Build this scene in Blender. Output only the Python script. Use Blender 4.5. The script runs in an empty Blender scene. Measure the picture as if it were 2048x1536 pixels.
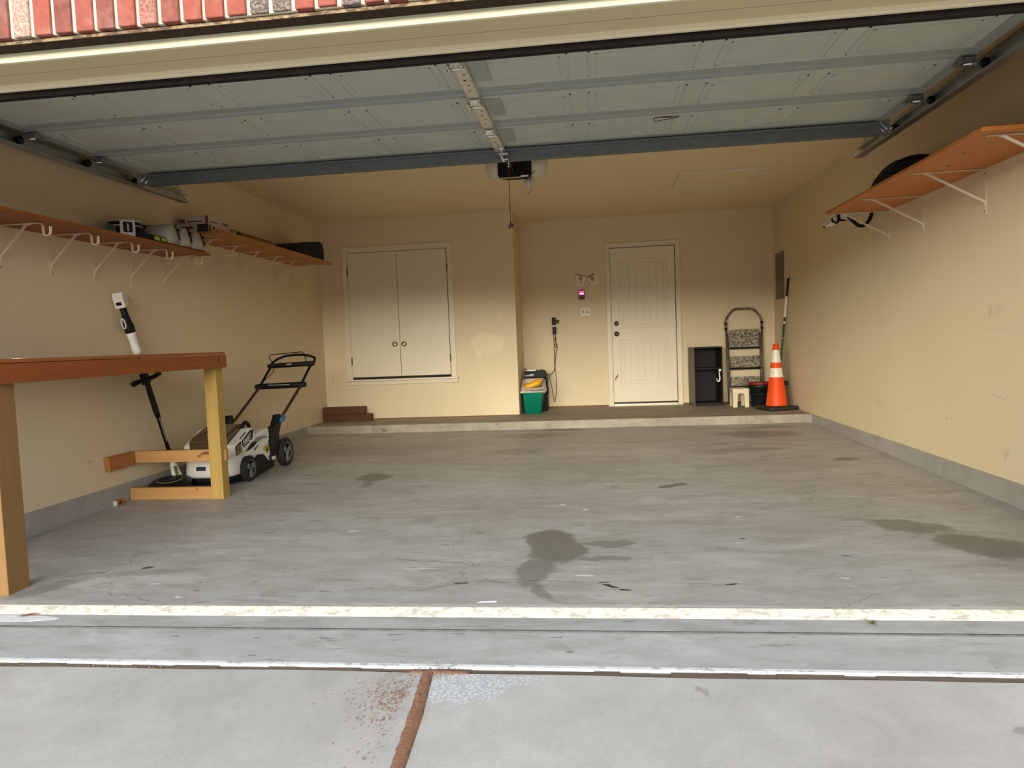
import bpy, bmesh, math, random
from mathutils import Matrix, Vector, Euler
random.seed(7)
PI = math.pi
C = bpy.context.scene.collection
XR, Y1, Y2, H, ZP, YP, S, XB = 5.627, 5.698, 6.512, 2.608, 0.155, 5.043, 0.0128, 2.4175
FLOOR = lambda y: S * y

# ------------------------------------------------------------------ materials
def lin(c):
    return tuple((v / 12.92 if v <= .04045 else ((v + .055) / 1.055) ** 2.4) for v in c)
def rgb(r, g, b):
    return lin((r / 255, g / 255, b / 255))
class NT:
    def __init__(s, name):
        s.m = bpy.data.materials.new(name); s.m.use_nodes = True
        s.t = s.m.node_tree; s.n = s.t.nodes; s.n.clear()
        s.out = s.n.new('ShaderNodeOutputMaterial'); s.b = s.n.new('ShaderNodeBsdfPrincipled')
        s.t.links.new(s.b.outputs[0], s.out.inputs[0]); s._tc = None
    def link(s, a, b): s.t.links.new(a, b)
    def node(s, typ, **kw):
        n = s.n.new(typ)
        for k, v in kw.items(): setattr(n, k, v)
        return n
    def val(s, inp, v):
        if isinstance(v, bpy.types.NodeSocket): s.link(v, inp)
        else: inp.default_value = v
    def obj(s):
        if not s._tc: s._tc = s.node('ShaderNodeTexCoord')
        return s._tc.outputs['Object']
    def mapping(s, scale=(1, 1, 1), loc=(0, 0, 0), rot=(0, 0, 0), vec=None):
        n = s.node('ShaderNodeMapping'); s.link(vec or s.obj(), n.inputs[0])
        n.inputs[1].default_value = loc; n.inputs[2].default_value = rot; n.inputs[3].default_value = scale
        return n.outputs[0]
    def noise(s, scale, detail=4, rough=.55, vec=None, dist=0, color=False):
        n = s.node('ShaderNodeTexNoise'); s.link(vec or s.obj(), n.inputs['Vector'])
        n.inputs['Scale'].default_value = scale; n.inputs['Detail'].default_value = detail
        n.inputs['Roughness'].default_value = rough; n.inputs['Distortion'].default_value = dist
        return n.outputs['Color' if color else 'Fac']
    def ramp(s, fac, stops, interp='LINEAR'):
        n = s.node('ShaderNodeValToRGB'); s.link(fac, n.inputs[0]); n.color_ramp.interpolation = interp
        e = n.color_ramp.elements
        while len(e) < len(stops): e.new(.5)
        for i, (p, c) in enumerate(stops):
            e[i].position = p
            e[i].color = (c, c, c, 1) if isinstance(c, (int, float)) else tuple(c) + (1,)
        return n.outputs[0]
    def mix(s, fac, a, b, mode='MIX'):
        n = s.node('ShaderNodeMix'); n.data_type = 'RGBA'; n.blend_type = mode
        s.val(n.inputs[0], fac)
        for i, v in ((6, a), (7, b)):
            if isinstance(v, bpy.types.NodeSocket): s.link(v, n.inputs[i])
            else: n.inputs[i].default_value = tuple(v) + (1,) if len(v) == 3 else v
        return n.outputs[2]
    def math(s, op, a, b=0., c=None, clamp=False):
        n = s.node('ShaderNodeMath', operation=op); n.use_clamp = clamp
        s.val(n.inputs[0], a); s.val(n.inputs[1], b)
        if c is not None: s.val(n.inputs[2], c)
        return n.outputs[0]
    def vmath(s, op, a, b=(0, 0, 0)):
        n = s.node('ShaderNodeVectorMath', operation=op)
        s.val(n.inputs[0], a); s.val(n.inputs[1], b)
        return n.outputs['Value'] if op in ('LENGTH', 'DOT_PRODUCT', 'DISTANCE') else n.outputs[0]
    def smooth(s, v, lo, hi, a=0., b=1.):
        n = s.node('ShaderNodeMapRange', interpolation_type='SMOOTHSTEP'); s.val(n.inputs[0], v)
        n.inputs[1].default_value = lo; n.inputs[2].default_value = hi; n.inputs[3].default_value = a; n.inputs[4].default_value = b
        return n.outputs[0]
    def sep(s, v):
        n = s.node('ShaderNodeSeparateXYZ'); s.link(v, n.inputs[0]); return n.outputs
    def comb(s, x, y, z):
        n = s.node('ShaderNodeCombineXYZ'); s.val(n.inputs[0], x); s.val(n.inputs[1], y); s.val(n.inputs[2], z); return n.outputs[0]
    def color(s, c): s.val(s.b.inputs['Base Color'], c if isinstance(c, bpy.types.NodeSocket) else tuple(c) + (1,))
    def rough(s, r): s.val(s.b.inputs['Roughness'], r)
    def bump(s, h, strength=.3, dist=.01):
        n = s.node('ShaderNodeBump'); s.link(h, n.inputs['Height'])
        n.inputs['Strength'].default_value = strength; n.inputs['Distance'].default_value = dist
        s.link(n.outputs[0], s.b.inputs['Normal'])
    def warp(s, scale, amp, vec=None, detail=3):
        n = s.noise(scale, detail, vec=vec, color=True)
        d = s.vmath('SUBTRACT', n, (.5, .5, .5)); n2 = s.node('ShaderNodeVectorMath', operation='SCALE')
        s.link(d, n2.inputs[0]); n2.inputs['Scale'].default_value = amp
        return s.vmath('ADD', vec or s.obj(), n2.outputs[0])
    def blob(s, vec, c, r, ang=0, edge=.25):
        """soft ellipse mask in the x,y of vec"""
        d = s.vmath('SUBTRACT', vec, (c[0], c[1], 0))
        if ang:
            v = s.node('ShaderNodeVectorRotate', rotation_type='Z_AXIS'); s.link(d, v.inputs[0]); v.inputs['Angle'].default_value = -ang; d = v.outputs[0]
        d = s.vmath('MULTIPLY', d, (1 / r[0], 1 / r[1], 0))
        return s.smooth(s.vmath('LENGTH', d), 1 + edge * .3, 1 - edge, 0, 1)
    def blobs(s, vec, lst):
        o = None
        for c, r, ang, st, edge in lst:
            m = s.math('MULTIPLY', s.blob(vec, c, r, ang, edge), st)
            o = m if o is None else s.math('MAXIMUM', o, m)
        return o

def pm(name, col, rough=.5, metal=0., var=.08, scale=18., bump=0., bscale=None, spec=None, coat=0.):
    t = NT(name)
    n = t.noise(scale, 4)
    t.color(t.mix(t.ramp(n, [(.3, 0.), (.7, 1.)]), tuple(v * (1 - var) for v in col), tuple(min(1, v * (1 + var)) for v in col)))
    t.rough(rough); t.b.inputs['Metallic'].default_value = metal
    if spec is not None: t.b.inputs['Specular IOR Level'].default_value = spec
    if coat: t.b.inputs['Coat Weight'].default_value = coat
    if bump: t.bump(t.noise(bscale or scale * 4, 3), bump, .004)
    return t.m

def wood(name, c1, c2, axis=0, grain=26., rough=.6, knots=None, plane=(0, 2)):
    """straight-grained lumber; the grain runs along axis"""
    t = NT(name)
    sc = [grain] * 3; sc[axis] = grain * .05
    v = t.mapping(tuple(sc))
    n1 = t.noise(1., 5, .6, vec=v, dist=.6); n2 = t.noise(2.6, 6, .7, vec=v)
    f = t.math('ADD', t.math('MULTIPLY', n1, .7), t.math('MULTIPLY', n2, .3))
    col = t.ramp(f, [(.32, c2), (.46, tuple(a * .6 + b * .4 for a, b in zip(c1, c2))), (.64, c1)])
    big = t.noise(2.2, 3)
    col = t.mix(t.ramp(big, [(.35, 0.), (.7, .35)]), col, tuple(v * .72 for v in c1))
    if knots:
        s_ = t.sep(t.warp(30, .012)); p = t.comb(s_[plane[0]], s_[plane[1]], 0.)
        k = t.blobs(p, knots); col = t.mix(k, col, (.045, .016, .006))
    t.color(col); t.rough(rough); t.bump(f, .25, .003)
    return t.m

# ------------------------------------------------------------------ mesh builder
class MB:
    def __init__(s): s.v = []; s.f = []; s.mi = []; s.M = Matrix.Identity(4); s.sm = []
    def at(s, loc=(0, 0, 0), rot=(0, 0, 0), scale=1.):
        s.M = Matrix.Translation(loc) @ Euler(rot).to_matrix().to_4x4() @ Matrix.Scale(scale, 4); return s
    def mat(s, M): s.M = M; return s
    def add(s, vs, fs, mi=0, smooth=False):
        b = len(s.v); s.v += [tuple(s.M @ Vector(p)) for p in vs]
        for f in fs: s.f.append(tuple(b + i for i in f)); s.mi.append(mi); s.sm.append(smooth)
        return s
    def box(s, x0, x1, y0, y1, z0, z1, mi=0):
        vs = [(x, y, z) for x in (x0, x1) for y in (y0, y1) for z in (z0, z1)]
        return s.add(vs, [(0, 1, 3, 2), (4, 6, 7, 5), (0, 4, 5, 1), (2, 3, 7, 6), (0, 2, 6, 4), (1, 5, 7, 3)], mi)
    def prism(s, poly, a, b, axis=2, mi=0, smooth=False):
        """extrude a polygon: axis 2 -> poly in xy, axis 0 -> poly in yz, axis 1 -> poly in xz"""
        def P(u, v, w): return {2: (u, v, w), 0: (w, u, v), 1: (u, w, v)}[axis]
        n = len(poly); vs = [P(u, v, a) for u, v in poly] + [P(u, v, b) for u, v in poly]
        fs = [tuple(range(n))[::-1], tuple(range(n, 2 * n))]
        s.add(vs, fs, mi)
        b0 = len(s.v) - 2 * n
        for i in range(n):
            j = (i + 1) % n; s.f.append((b0 + i, b0 + j, b0 + n + j, b0 + n + i)); s.mi.append(mi); s.sm.append(smooth)
        return s
    def loft(s, rings, mi=0, smooth=True, cap=True):
        n = len(rings[0]); vs = [p for r in rings for p in r]; fs = []
        for k in range(len(rings) - 1):
            for i in range(n):
                j = (i + 1) % n; fs.append((k * n + i, k * n + j, (k + 1) * n + j, (k + 1) * n + i))
        if cap: fs += [tuple(range(n))[::-1], tuple(range((len(rings) - 1) * n, len(rings) * n))]
        return s.add(vs, fs, mi, smooth)
    def lathe(s, prof, seg=24, mi=0, axis=2, cap=True, smooth=True):
        rings = []
        for r, z in prof:
            ring = []
            for i in range(seg):
                a = 2 * PI * i / seg; p = (r * math.cos(a), r * math.sin(a), z)
                ring.append({2: p, 0: (p[2], p[0], p[1]), 1: (p[0], p[2], -p[1])}[axis])
            rings.append(ring)
        return s.loft(rings, mi, smooth, cap)
    def tube(s, pts, r, seg=10, mi=0, closed=False, flat=None, cap=True):
        """round (or flat=(w,h) rectangular) sweep along points"""
        pts = [Vector(p) for p in pts]; n = len(pts); rad = r if isinstance(r, (list, tuple)) else [r] * n
        rings = []; up = None
        for i, p in enumerate(pts):
            if closed: d = (pts[(i + 1) % n] - pts[i - 1])
            else: d = pts[min(i + 1, n - 1)] - pts[max(i - 1, 0)]
            d = d.normalized() if d.length > 1e-9 else Vector((0, 0, 1))
            if up is None:
                up = Vector((0, 0, 1)) if abs(d.z) < .9 else Vector((0, 1, 0))
            u = (up - d * up.dot(d)); u = u.normalized() if u.length > 1e-6 else d.orthogonal().normalized()
            up = u; w = d.cross(u)
            if flat:
                a, b = flat[0] / 2, flat[1] / 2
                rings.append([tuple(p + w * x + u * y) for x, y in ((-a, -b), (a, -b), (a, b), (-a, b))])
            else:
                rings.append([tuple(p + (w * math.cos(2 * PI * k / seg) + u * math.sin(2 * PI * k / seg)) * rad[i]) for k in range(seg)])
        if closed: rings.append(rings[0])
        return s.loft(rings, mi, not flat, cap and not closed)
    def ball(s, c, r, seg=16, mi=0):
        rx, ry, rz = r if isinstance(r, (tuple, list)) else (r, r, r)
        rings = []; m = seg // 2
        for k in range(1, m):
            t = PI * k / m
            rings.append([(c[0] + rx * math.sin(t) * math.cos(2 * PI * i / seg), c[1] + ry * math.sin(t) * math.sin(2 * PI * i / seg), c[2] - rz * math.cos(t)) for i in range(seg)])
        return s.loft(rings, mi, True, True)
    def build(s, name, mats, parent=None, bevel=0., bseg=2, smooth_all=False, sub=0, local=False):
        me = bpy.data.meshes.new(name)
        vs = s.v
        if parent is not None and not local:
            inv = WM(parent).inverted(); vs = [tuple(inv @ Vector(p)) for p in vs]
        me.from_pydata(vs, [], s.f); me.validate()
        if not isinstance(mats, (list, tuple)): mats = [mats]
        for m in mats: me.materials.append(m)
        bm = bmesh.new(); bm.from_mesh(me); bmesh.ops.recalc_face_normals(bm, faces=bm.faces); bm.to_mesh(me); bm.free()
        if len(me.polygons) == len(s.f):
            for p, mi, sm in zip(me.polygons, s.mi, s.sm): p.material_index = mi; p.use_smooth = sm or smooth_all
        me.update()
        o = bpy.data.objects.new(name, me); C.objects.link(o)
        if parent is not None: o.parent = parent
        if bevel:
            b = o.modifiers.new('bevel', 'BEVEL'); b.width = bevel; b.segments = bseg; b.limit_method = 'ANGLE'; b.angle_limit = .6; b.harden_normals = False
        if sub:
            b = o.modifiers.new('sub', 'SUBSURF'); b.levels = sub; b.render_levels = sub
        return o
def WM(o):
    m = o.matrix_basis.copy()
    while o.parent: o = o.parent; m = o.matrix_basis @ m
    return m
def tag(o, label, cat, group=None, kind=None):
    o['label'] = label; o['category'] = cat
    if group: o['group'] = group
    if kind: o['kind'] = kind
    return o
def thing(name, label, cat, loc=(0, 0, 0), rz=0., group=None):
    o = bpy.data.objects.new(name, None); C.objects.link(o); o.location = loc; o.rotation_euler = (0, 0, rz)
    o.empty_display_size = .05
    return tag(o, label, cat, group)
def struct(name, mb, mats, parent=None, label=None, cat=None, **k):
    o = mb.build(name, mats, parent, **k)
    if parent is None:
        o['kind'] = 'structure'
        if label: o['label'] = label
        if cat: o['category'] = cat
    return o
def part(name, mb, mats, parent, label=None, **k):
    o = mb.build(name, mats, parent, **k)
    if label: o['label'] = label
    return o
def dup(root, loc, label=None, group=None, rz=None, mirror=False):
    r = root.copy(); C.objects.link(r); r.location = loc
    if rz is not None: r.rotation_euler = (0, 0, rz)
    if label: r['label'] = label
    if group: r['group'] = group
    def rec(src, dst):
        for ch in list(src.children):
            c = ch.copy(); C.objects.link(c); c.parent = dst; rec(ch, c)
    rec(root, r)
    return r
def text_part(txt, size, mat, parent, M, name='lettering', depth=.0006, bold=0.):
    """flat raised letters converted to a mesh; M places the text plane (x right, y up, z out)"""
    cu = bpy.data.curves.new(name, 'FONT'); cu.body = txt; cu.size = size; cu.extrude = depth; cu.offset = bold
    cu.align_x = 'CENTER'; cu.align_y = 'CENTER'
    tmp = bpy.data.objects.new('tmp', cu); C.objects.link(tmp); bpy.context.view_layer.update()
    me = bpy.data.meshes.new_from_object(tmp.evaluated_get(bpy.context.evaluated_depsgraph_get()))
    bpy.data.objects.remove(tmp); bpy.data.curves.remove(cu)
    inv = WM(parent).inverted() @ M
    me.transform(inv); me.materials.clear(); me.materials.append(mat); me.name = name
    o = bpy.data.objects.new(name, me); C.objects.link(o); o.parent = parent
    return o
def frame(o, x, y):
    """matrix with origin o, x axis x, y axis near y"""
    x = Vector(x).normalized(); z = x.cross(Vector(y)).normalized(); y = z.cross(x)
    m = Matrix((x, y, z)).transposed().to_4x4(); m.translation = Vector(o); return m
def arc(c, r, a0, a1, n, plane='xz', w=0.):
    out = []
    for i in range(n + 1):
        a = a0 + (a1 - a0) * i / n; u, v = c[0] + r * math.cos(a), c[1] + r * math.sin(a)
        out.append({'xz': (u, w, v), 'yz': (w, u, v), 'xy': (u, v, w)}[plane])
    return out
def rrect(x0, x1, y0, y1, r, n=4):
    p = []
    for cx, cy, a in ((x1 - r, y1 - r, 0), (x0 + r, y1 - r, PI / 2), (x0 + r, y0 + r, PI), (x1 - r, y0 + r, 3 * PI / 2)):
        for i in range(n + 1):
            t = a + PI / 2 * i / n; p.append((cx + r * math.cos(t), cy + r * math.sin(t)))
    return p

# ------------------------------------------------------------------ surfaces
def concrete(name, base, dark, light, stains=(), marks=(), pale=(), rough=.75, streak=True, cracks=0., plane=(0, 1), pale_col=None, specks=.25):
    t = NT(name)
    sc = (1., 2.6, 1.) if streak else (1, 1, 1)
    v = t.mapping(sc)
    big = t.noise(.9, 4, .6, vec=v); mid = t.noise(5., 6, .65, vec=v, dist=.4); fine = t.noise(85, 6, .78, vec=v)
    f = t.math('ADD', t.math('MULTIPLY', big, .34), t.math('ADD', t.math('MULTIPLY', mid, .36), t.math('MULTIPLY', fine, .30)))
    col = t.ramp(f, [(.36, dark), (.5, base), (.64, light)])
    scuff = t.noise(11., 8, .75, vec=t.mapping((.5, 3.4, 1)), dist=1.2)
    col = t.mix(t.ramp(scuff, [(.60, 0.), (.68, specks)]), col, tuple(c * .62 for c in base))
    if streak:
        sm = t.noise(3.4, 9, .72, vec=t.mapping((.8, 2.4, 1), loc=(3, 7, 0)), dist=.8); col = t.mix(t.ramp(sm, [(.51, 0.), (.62, .50)]), col, tuple(c * w for c, w in zip(base, (.70, .66, .58))))
        li = t.noise(2.1, 8, .7, vec=t.mapping((.9, 2.0, 1), loc=(9, 2, 0)), dist=.6); col = t.mix(t.ramp(li, [(.52, 0.), (.64, .6)]), col, tuple(min(1, c * 1.32) for c in base))
        tk = t.noise(17., 3, .55, vec=t.mapping((.45, 2.2, 1)), dist=.5); col = t.mix(t.ramp(tk, [(.675, 0.), (.71, .8)]), col, tuple(c * .38 for c in base))
    sp = t.noise(150, 2, .5)
    col = t.mix(t.ramp(sp, [(.70, 0.), (.76, .45)]), col, tuple(min(1, c * 1.5) for c in base))
    s_ = t.sep(t.warp(22., .05, t.warp(3.4, .26, detail=7), detail=4)); p = t.comb(s_[plane[0]], s_[plane[1]], 0.)
    rg = rough
    if stains:
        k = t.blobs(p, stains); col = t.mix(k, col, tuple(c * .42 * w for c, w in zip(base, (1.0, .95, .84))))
    s2 = t.sep(t.warp(16., .05, detail=4)); p2 = t.comb(s2[plane[0]], s2[plane[1]], 0.)
    if marks:
        k = t.blobs(p2, marks); col = t.mix(k, col, (.035, .03, .026))
    if pale:
        k = t.blobs(p2, pale); pc = pale_col or (.78, .80, .80)
        if not streak:
            vo = t.node('ShaderNodeTexVoronoi'); t.link(t.warp(40, .02), vo.inputs[0]); vo.inputs['Scale'].default_value = 95.
            pc = t.mix(t.ramp(vo.outputs['Distance'], [(.25, 1.), (.6, 0.)]), tuple(c * .80 for c in pc), tuple(min(.9, c * 1.22) for c in pc))
        col = t.mix(k, col, pc)
    if cracks:
        vo = t.node('ShaderNodeTexVoronoi', feature='DISTANCE_TO_EDGE'); t.link(t.warp(2.2, .5, detail=5), vo.inputs[0]); vo.inputs['Scale'].default_value = .9
        c_ = t.smooth(vo.outputs['Distance'], .0, .0035, cracks, 0.)
        gate = t.ramp(t.noise(1.3, 2), [(.48, 0.), (.56, 1.)])
        col = t.mix(t.math('MULTIPLY', c_, gate), col, tuple(c * .35 for c in base))
    t.color(col); t.rough(rg); t.bump(t.math('ADD', mid, t.math('MULTIPLY', fine, .6)), .22, .004)
    return t.m

WALLC = (.70, .58, .375)
def paint(name, col=WALLC, marks=None, patch=None, plane=(0, 2), patch_col=None, rough=.62):
    t = NT(name)
    c = t.mix(t.ramp(t.noise(1.1, 4), [(.3, 0.), (.75, 1.)]), tuple(v * .96 for v in col), tuple(v * 1.03 for v in col))
    s_ = t.sep(t.warp(9, .09, detail=5)); p = t.comb(s_[plane[0]], s_[plane[1]], 0.)
    if patch: c = t.mix(t.blobs(p, patch), c, patch_col or tuple(min(.9, v * 1.16) for v in col))
    if marks: c = t.mix(t.blobs(p, marks), c, tuple(v * .45 for v in col))
    dots = t.noise(38, 2, .5)
    c = t.mix(t.ramp(dots, [(.765, 0.), (.79, .35)]), c, tuple(v * .5 for v in col))
    t.color(c); t.rough(rough); t.bump(t.noise(140, 3), .06, .002)
    return t.m

stains = [((1.60, 2.53), (.15, .17), .4, .80, .25), ((1.62, 2.30), (.05, .12), .2, .6, .4), ((3.85, 2.11), (.105, .055), 0., .95, .2),
          ((3.09, .78), (.155, .30), .15, .85, .2), ((3.05, .42), (.10, .20), -.2, .7, .3), ((3.36, .86), (.16, .055), .1, .65, .3), ((3.34, .60), (.15, .04), -.1, .6, .3),
          ((3.06, .20), (.03, .14), .3, .6, .3), ((2.86, .28), (.09, .03), 0., .5, .4),
          ((4.90, 1.08), (.20, .12), -.35, .75, .3), ((5.10, .76), (.22, .18), -.6, .85, .3), ((4.72, 1.2), (.12, .03), 0, .5, .4),
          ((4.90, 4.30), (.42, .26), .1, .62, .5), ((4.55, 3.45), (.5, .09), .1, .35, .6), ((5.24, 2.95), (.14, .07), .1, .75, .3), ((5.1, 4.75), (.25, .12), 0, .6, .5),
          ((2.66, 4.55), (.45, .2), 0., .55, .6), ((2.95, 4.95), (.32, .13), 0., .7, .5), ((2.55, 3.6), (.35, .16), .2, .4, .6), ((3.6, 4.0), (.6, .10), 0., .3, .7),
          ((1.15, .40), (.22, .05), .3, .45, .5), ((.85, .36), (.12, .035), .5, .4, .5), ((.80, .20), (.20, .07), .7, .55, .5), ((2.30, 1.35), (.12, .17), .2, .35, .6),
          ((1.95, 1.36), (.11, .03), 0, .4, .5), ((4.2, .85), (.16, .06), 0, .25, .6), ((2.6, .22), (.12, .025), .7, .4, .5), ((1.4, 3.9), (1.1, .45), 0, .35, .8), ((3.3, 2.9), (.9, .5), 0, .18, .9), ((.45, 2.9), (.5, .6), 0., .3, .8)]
marks = [((3.36, .235), (.045, .012), -.5, 1, .3), ((3.42, .19), (.035, .011), -.2, 1, .3), ((3.33, .275), (.03, .008), 0, .9, .4), ((3.86, .26), (.03, .012), .4, 1, .4), ((2.72, .27), (.04, .014), .2, .85, .4),
         ((1.11, .47), (.035, .02), .5, .9, .4), ((1.45, 1.05), (.05, .01), .1, .7, .5), ((4.03, .9), (.018, .008), 0, 1, .4), ((4.44, .62), (.03, .008), 0, .9, .4), ((1.63, 1.30), (.05, .018), 0, .55, .5), ((1.0, 1.42), (.05, .008), .2, .7, .5),
         ((3.05, .30), (.25, .004), -.1, .6, .5), ((2.55, .55), (.28, .006), -.15, .5, .5), ((3.8, .26), (.22, .003), 0, .7, .5)]
pale = [((2.86, .055), (.045, .006), .1, .9, .4), ((3.25, .36), (.05, .01), 0, .7, .5), ((1.52, .10), (.02, .008), 0, .9, .4), ((4.33, .33), (.02, .007), -.4, .9, .4), ((3.1, 1.62), (.02, .02), 0, .9, .4), ((3.25, 1.5), (.02, .02), 0, .9, .4),
        ((2.5, .45), (.10, .004), 0, .6, .4), ((1.3, .25), (.03, .012), 0, .55, .5), ((4.1, 1.3), (.02, .01), 0, .8, .4), ((1.95, 1.07), (.035, .02), 0, .5, .4), ((3.2, .02), (1.5, .02), 0, .3, .8), ((4.75, .02), (.5, .02), 0, .3, .8)]
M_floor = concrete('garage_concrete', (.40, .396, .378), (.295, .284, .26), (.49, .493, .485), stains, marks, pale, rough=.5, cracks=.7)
M_plat = concrete('step_concrete', (.30, .27, .21), (.21, .185, .14), (.40, .36, .28), [((2.95, -5.04), (.2, .2), 0, .4, .5)], rough=.7)
M_curb = concrete('curb_concrete', (.33, .31, .27), (.25, .235, .20), (.40, .38, .34), streak=False, rough=.8, plane=(1, 2))
M_drive = concrete('driveway_concrete', (.45, .437, .412), (.365, .353, .33), (.54, .53, .505),
                   [((3.62, -.52), (.02, .014), 0, .45, .3), ((4.42, -.70), (.035, .022), 0, .5, .3), ((4.1, -.95), (.03, .02), .3, .5, .3), ((4.55, -.87), (.025, .015), 0, .45, .3), ((3.75, -.98), (.03, .016), 0, .5, .3), ((3.6, -1.0), (.12, .1), .4, .18, .8), ((3.95, -.92), (.15, .08), .2, .15, .8)],
                   pale=[((2.875, -.545), (.16, .095), .22, .9, .2), ((3.03, -.498), (.11, .034), .1, .75, .3), ((2.87, -.66), (.05, .02), 0, .4, .5)], rough=.85, streak=False, specks=.1, pale_col=(.56, .575, .59))
M_apron = concrete('apron_concrete', (.395, .40, .395), (.33, .335, .335), (.46, .468, .47), rough=.75, specks=.18)
def edge_paint(name, base, worn, thr=.55):
    t = NT(name); n = t.noise(34, 6, .7, vec=t.mapping((.6, 1, 1)))
    n2 = t.noise(9, 5, .7); t.color(t.mix(t.ramp(n, [(thr, 0.), (thr + .1, .8)]), t.mix(t.ramp(n2, [(.4, 0.), (.7, .5)]), base, tuple(a * .62 + b * .38 for a, b in zip(base, worn))), worn)); t.rough(.75); t.b.inputs['Specular IOR Level'].default_value = .25; t.bump(t.noise(60, 4), .5, .004); return t.m
M_cream_edge = edge_paint('overspray_cream', (.70, .665, .56), (.36, .34, .30), .50)
M_white_edge = edge_paint('overspray_white', (.68, .70, .71), (.30, .30, .29), .52)
M_white_spill = edge_paint('white_paint_spill', (.80, .83, .84), (.35, .35, .34), .64)
M_dark_gap = pm('dark_groove', (.10, .098, .095), .8, var=.3)  # dark grey for the flush strip along the apron groove
M_jointwood = wood('weathered_joint_wood', (.15, .115, .085), (.06, .045, .034), axis=0, grain=40)
M_wall_l = paint('wall_paint_left', marks=[((4.95, .62), (.012, .07), 0, .22, .6), ((5.15, 1.6), (.01, .01), 0, .4, .5), ((1.55, .36), (.012, .012), 0, .6, .5), ((3.05, 1.0), (.06, .008), 0, .3, .6), ((2.2, 1.42), (.008, .008), 0, .6, .5), ((2.55, .62), (.012, .012), 0, .4, .5), ((1.1, .18), (.006, .006), 0, .8, .5)], plane=(1, 2))
M_wall_r = paint('wall_paint_right', marks=[((1.70, 1.10), (.02, .05), .3, .38, .7), ((1.62, 1.12), (.05, .04), 0, .16, .9), ((1.6, 1.0), (.25, .008), .05, .14, .8), ((1.60, .62), (.12, .005), 0, .4, .6), ((3.3, .42), (.06, .025), .3, .22, .7), ((2.2, .42), (.008, .008), 0, .8, .5), ((2.75, .42), (.05, .008), 0, .25, .7), ((1.55, .30), (.02, .05), .4, .3, .7), ((3.4, .95), (.01, .01), 0, .4, .5), ((4.6, .25), (.02, .03), 0, .3, .6)], plane=(1, 2))
M_wall_b = paint('wall_paint_back', patch=[((2.06, 1.05), (.22, .13), 0, .75, .15), ((1.94, .96), (.05, .09), .3, .7, .2), ((2.22, 1.35), (.05, .05), 0, .35, .5), ((2.16, .38), (.27, .30), 0, .3, .2), ((2.25, .30), (.20, .22), 0, .5, .3)],
                 marks=[((.10, .66), (.03, .05), .4, .2, .7), ((.95, .45), (.03, .01), 0, .25, .6)])
M_wall_b2 = paint('wall_paint_recess')
M_ceil = paint('ceiling_paint', (.78, .635, .395))
M_trimwhite = paint('trim_enamel', (.74, .66, .49), rough=.4)
M_doorwhite = paint('door_enamel', (.74, .66, .485), rough=.42)
M_cream = paint('cream_fascia', (.82, .74, .50), rough=.5)
M_khaki = paint('soffit_paint', (.62, .52, .30), rough=.6)
M_brownpaint = edge_paint('brown_painted_trim', (.006, .003, .002), (.05, .03, .02), .68)
M_lintel = edge_paint('rusty_lintel', (.030, .014, .007), (.014, .007, .004), .5)
M_lintel_edge = edge_paint('weathered_lintel_edge', (.34, .25, .14), (.06, .03, .015), .44)
def brickmat(name, c, d, white=.0):
    t = NT(name); n = t.noise(28, 6, .7); b = t.noise(7, 3)
    col = t.mix(t.ramp(n, [(.35, 0.), (.65, 1.)]), d, c)
    col = t.mix(t.ramp(b, [(.55, 0.), (.72, .30)]), col, (.34, .24, .20))
    if white: col = t.mix(t.ramp(t.noise(90, 4, .8), [(.42, white), (.58, 0.)]), col, (.50, .43, .36))
    t.color(col); t.rough(.85); t.bump(n, .5, .004); return t.m
M_bricks = [brickmat('red_brick', (.34, .085, .058), (.25, .060, .042)), brickmat('brown_brick', (.28, .078, .055), (.15, .05, .038)), brickmat('flashed_brick', (.33, .088, .062), (.21, .06, .045), .35), brickmat('pale_sanded_brick', (.40, .20, .14), (.30, .13, .09), .75), brickmat('burnt_brick', (.10, .06, .05), (.05, .033, .03), .4)]
M_mortar = pm('mortar', (.74, .66, .48), .9, var=.08, scale=60, bump=.4)
M_under = pm('brick_underside', (.06, .025, .018), .9, var=.2)
M_woodgap = edge_paint('raw_sill_wood', (.20, .09, .045), (.42, .30, .2), .6)

# ------------------------------------------------------------------ room shell
m = MB(); n = 24
m.prism([(0., -.25), (YP + .02, -.25), (YP + .02, FLOOR(YP + .02)), (0, 0)], -.02, XR + .02, axis=0)
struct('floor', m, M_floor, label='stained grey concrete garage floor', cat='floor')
m = MB(); rim = []
m.prism([(YP, -.25), (Y2 + .2, -.25), (Y2 + .2, ZP), (YP, ZP)], -.02, XR + .02, axis=0)
M_plat_o = struct('floor_platform', m, M_plat, label='raised concrete step along the back wall', cat='step', bevel=.012)
m = MB().box(-.2, 0, -.33, Y2 + .2, ZP, H); struct('wall_left', m, M_wall_l, label='beige painted left wall', cat='wall')
m = MB().box(XR, XR + .2, -.33, Y2 + .2, ZP, H); struct('wall_right', m, M_wall_r, label='beige painted right wall', cat='wall')
m = MB().box(0, XB, Y1, Y2 + .2, ZP + .004, H); struct('wall_back', m, M_wall_b, label='beige back wall of the projecting corner with white double doors', cat='wall')
m = MB().box(XB, XR, Y2, Y2 + .2, ZP, H); struct('wall_recess', m, M_wall_b2, label='beige recessed back wall around the house door', cat='wall')
m = MB().box(-.2, XR + .2, -.33, Y2 + .2, H, H + .15); struct('ceiling', m, M_ceil, label='beige garage ceiling', cat='ceiling')
m = MB().box(-.2, .006, 0., YP, -.2, ZP); m.box(-.2, 0.001, YP, Y2, -.2, ZP); struct('baseboard_left', m, M_curb, label='low grey concrete curb under the left wall', cat='curb', bevel=.004)
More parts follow.
